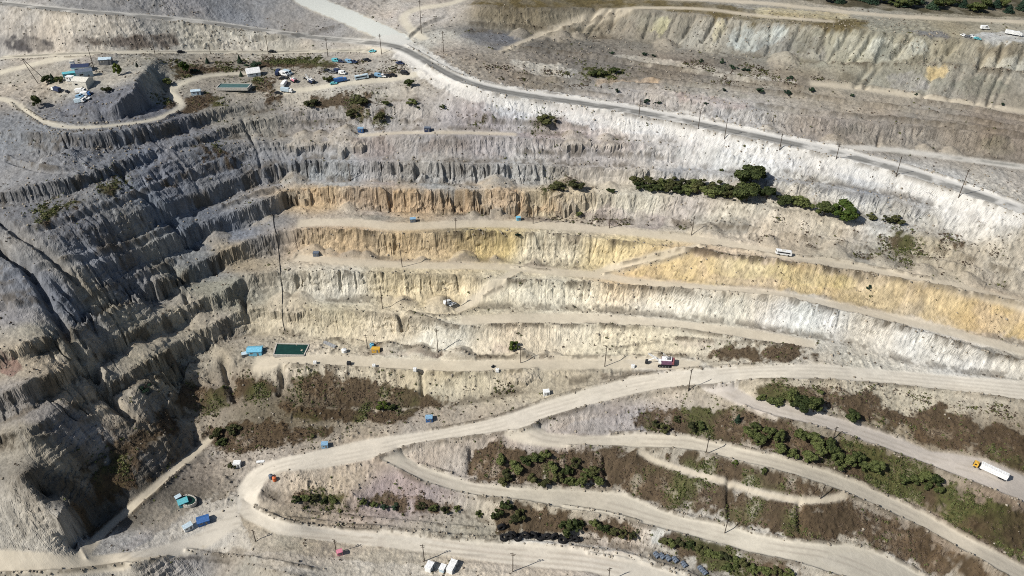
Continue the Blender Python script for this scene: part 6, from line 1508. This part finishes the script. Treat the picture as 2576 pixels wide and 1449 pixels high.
tank(691, 1208, 'orange drum tank in the hairpin notch', M_ORANGE, 1.0, 2.2); tank(682, 1202, 'slate blue tank left of the orange drum', M_SLATE, 1.1, 2.0)
tank(1240, 924, 'dark small tank lying by the track', M_DARK2, .6, 1.8, True)
# pile of grey pipes
X, Y, Zz = spot(830, 868); o = empty('pipe_stack', (X, Y, Zz), heading(813, 857, 847, 873), 'stack of long grey pipes lying near the green pond', 'pipes')
for k_, (yy, zz) in enumerate([(-.8, .3), (-.2, .3), (.4, .3), (1.0, .3), (-.5, .8), (.1, .8), (.7, .8)]): MB().tube((-4.5, yy, zz), (4.5, yy, zz), .29, .29, 10).build('pipe', M_GREY, o)
X, Y, Zz = spot(656, 1163); o = empty('white_sheet_pile', (X, Y, Zz), heading(646, 1166, 668, 1158), 'flat pile of white sheets on the haul road edge', 'sheet pile')
for k_ in range(4): MB().box((random.uniform(-.2, .2), random.uniform(-.2, .2), .12 + k_ * .2), (4.2, 1.5, .16), rz=random.uniform(-.08, .08)).build('sheet', M_WHITE, o)

# --- giant tyres in a row, blue-grey bales lower right
TY = [(1281, 1350), (1302, 1349), (1322, 1347), (1342, 1347), (1359, 1348), (1376, 1351), (1395, 1351), (1415, 1356), (1431, 1355), (1447, 1357), (1262, 1327), (1288, 1348 - 2), (1268, 1349)]
for i, (x, y) in enumerate(sorted(TY)):
    X, Y, Zz = spot(x, y + 5); n = len(TY)
    where = 'leftmost of' if i == 0 else ('rightmost of' if i == n - 1 else ORD[i] + ' from the left in')
    o = empty('giant_tyre', (X, Y, Zz - .1), random.uniform(-.4, .4), f"giant black mining tyre, {where} the row below the bushes", 'tyre', 'row of giant tyres')
    up_ = i % 3 != 1; o.scale = (1.45, 1.45, 1.45)
    t = MB().torus((0, 0, 1.45 if up_ else .5), 1.0, .46, 'y' if up_ else 'z', 26, 10, 1.15).build('tread', M_BLACK, o, smooth=True)
    l = MB()
    for q in range(20):
        a = 2 * math.pi * q / 20
        if up_: l.box((1.45 * math.cos(a), 0, 1.45 + 1.45 * math.sin(a)), (.14, .9, .2), ry=-a)
        else: l.box((1.45 * math.cos(a), 1.45 * math.sin(a), .5), (.14, .2, .9), rz=a)
    l.build('lug', M_BLACK, o)
for i, (x, y, d) in enumerate([(1652, 1397, 'leftmost'), (1666, 1400, 'second'), (1681, 1405, 'third'), (1699, 1409, 'fourth'), (1721, 1421, 'lone'), (1764, 1432, 'upper'), (1772, 1440, 'lower')]):
    X, Y, Zz = spot(x, y)
    o = empty('covered_bale', (X, Y, Zz), .5, {'lone': 'blue-grey covered bale lying alone between two groups', 'upper': 'upper blue-grey covered bale of the pair by the green strip', 'lower': 'lower blue-grey covered bale of the pair by the green strip'}.get(d, f'blue-grey covered bale, {d} of four beside the near road'), 'bale', 'blue-grey covered bales')
    MB().prism([(-1.3, -.1), (1.3, -.1), (1.2, .9), (.6, 1.35), (-.6, 1.35), (-1.2, .9)], -1.6, 1.6).build('cover', M_SLATE, o, .12)
    MB().box((0, -.6, .66), (2.62, .1, 1.5)).build('strap', M_DARK2, o); MB().box((0, .6, .66), (2.62, .1, 1.5)).build('strap', M_DARK2, o)

# --- ponds
def pond(name, poly, m, dz, rim=None, label=None):
    q = [spot(x, y) for x, y in poly]; zt = max(p[2] for p in q) + dz
    P = [unproj(x, y, zt) for x, y in poly]
    v = [(float(a), float(b), zt) for a, b in P]
    me = bpy.data.meshes.new(name); me.from_pydata(v, [], [tuple(range(len(v)))]); me.materials.append(m); o = bpy.data.objects.new(name, me); COLL.objects.link(o); o['kind'] = 'structure'
    if rim:
        cx_, cy_ = np.mean([p[0] for p in v]), np.mean([p[1] for p in v])
        r = empty('pond_rim', (cx_, cy_, zt), 0, label, 'pond wall')
        n = len(v)
        for i in range(n):
            a = Vector(v[i]) - Vector((cx_, cy_, zt)); b = Vector(v[(i + 1) % n]) - Vector((cx_, cy_, zt)); c = (a + b) / 2; d = b - a
            MB().box((c.x * 1.02, c.y * 1.02, -.55), (d.length + .3, .6, 1.9), rz=math.atan2(d.y, d.x)).build('rim_wall', rim, r)
pond('pond', [(689, 893), (697, 865), (777, 867), (764, 894)], M_POND, .25, M_CONC, 'pale concrete rim of the rectangular green pond')
pond('pond', [(545, 222), (556, 210), (632, 211), (622, 222)], M_POND3, .25, M_CONC, 'low concrete rim of the teal pond inside the loop')
pond('pond', [(472 + 21 * math.cos(t), 1259 + 13 * math.sin(t)) for t in np.linspace(0, 2 * math.pi, 21)[:-1]], M_POND2, .9, M_CONC, 'pale ring wall of the dark round pond')

# --- black pipe running down the benches at the corner of the pit
PIPE = [(687, 540), (688, 560), (692, 580), (697, 600), (702, 640), (705, 680), (709, 715), (711, 745), (709, 780), (711, 810), (716, 832)]
p = densify(smooth_pts(PIPE), 2.5); X, Y, Zz = ground_hit(p[:, 0], p[:, 1], Z)
m = MB()
for i in range(len(X) - 1):
    a = Vector((X[i], Y[i], Zz[i] + .2)); b = Vector((X[i + 1], Y[i + 1], Zz[i + 1] + .2))
    if (b - a).length > .05: m.tube(a, b, .2, .2, 8)
tag(m.build('drain_pipe', M_BLACK), 'black pipe running down the benches at the corner of the pit', 'pipe')
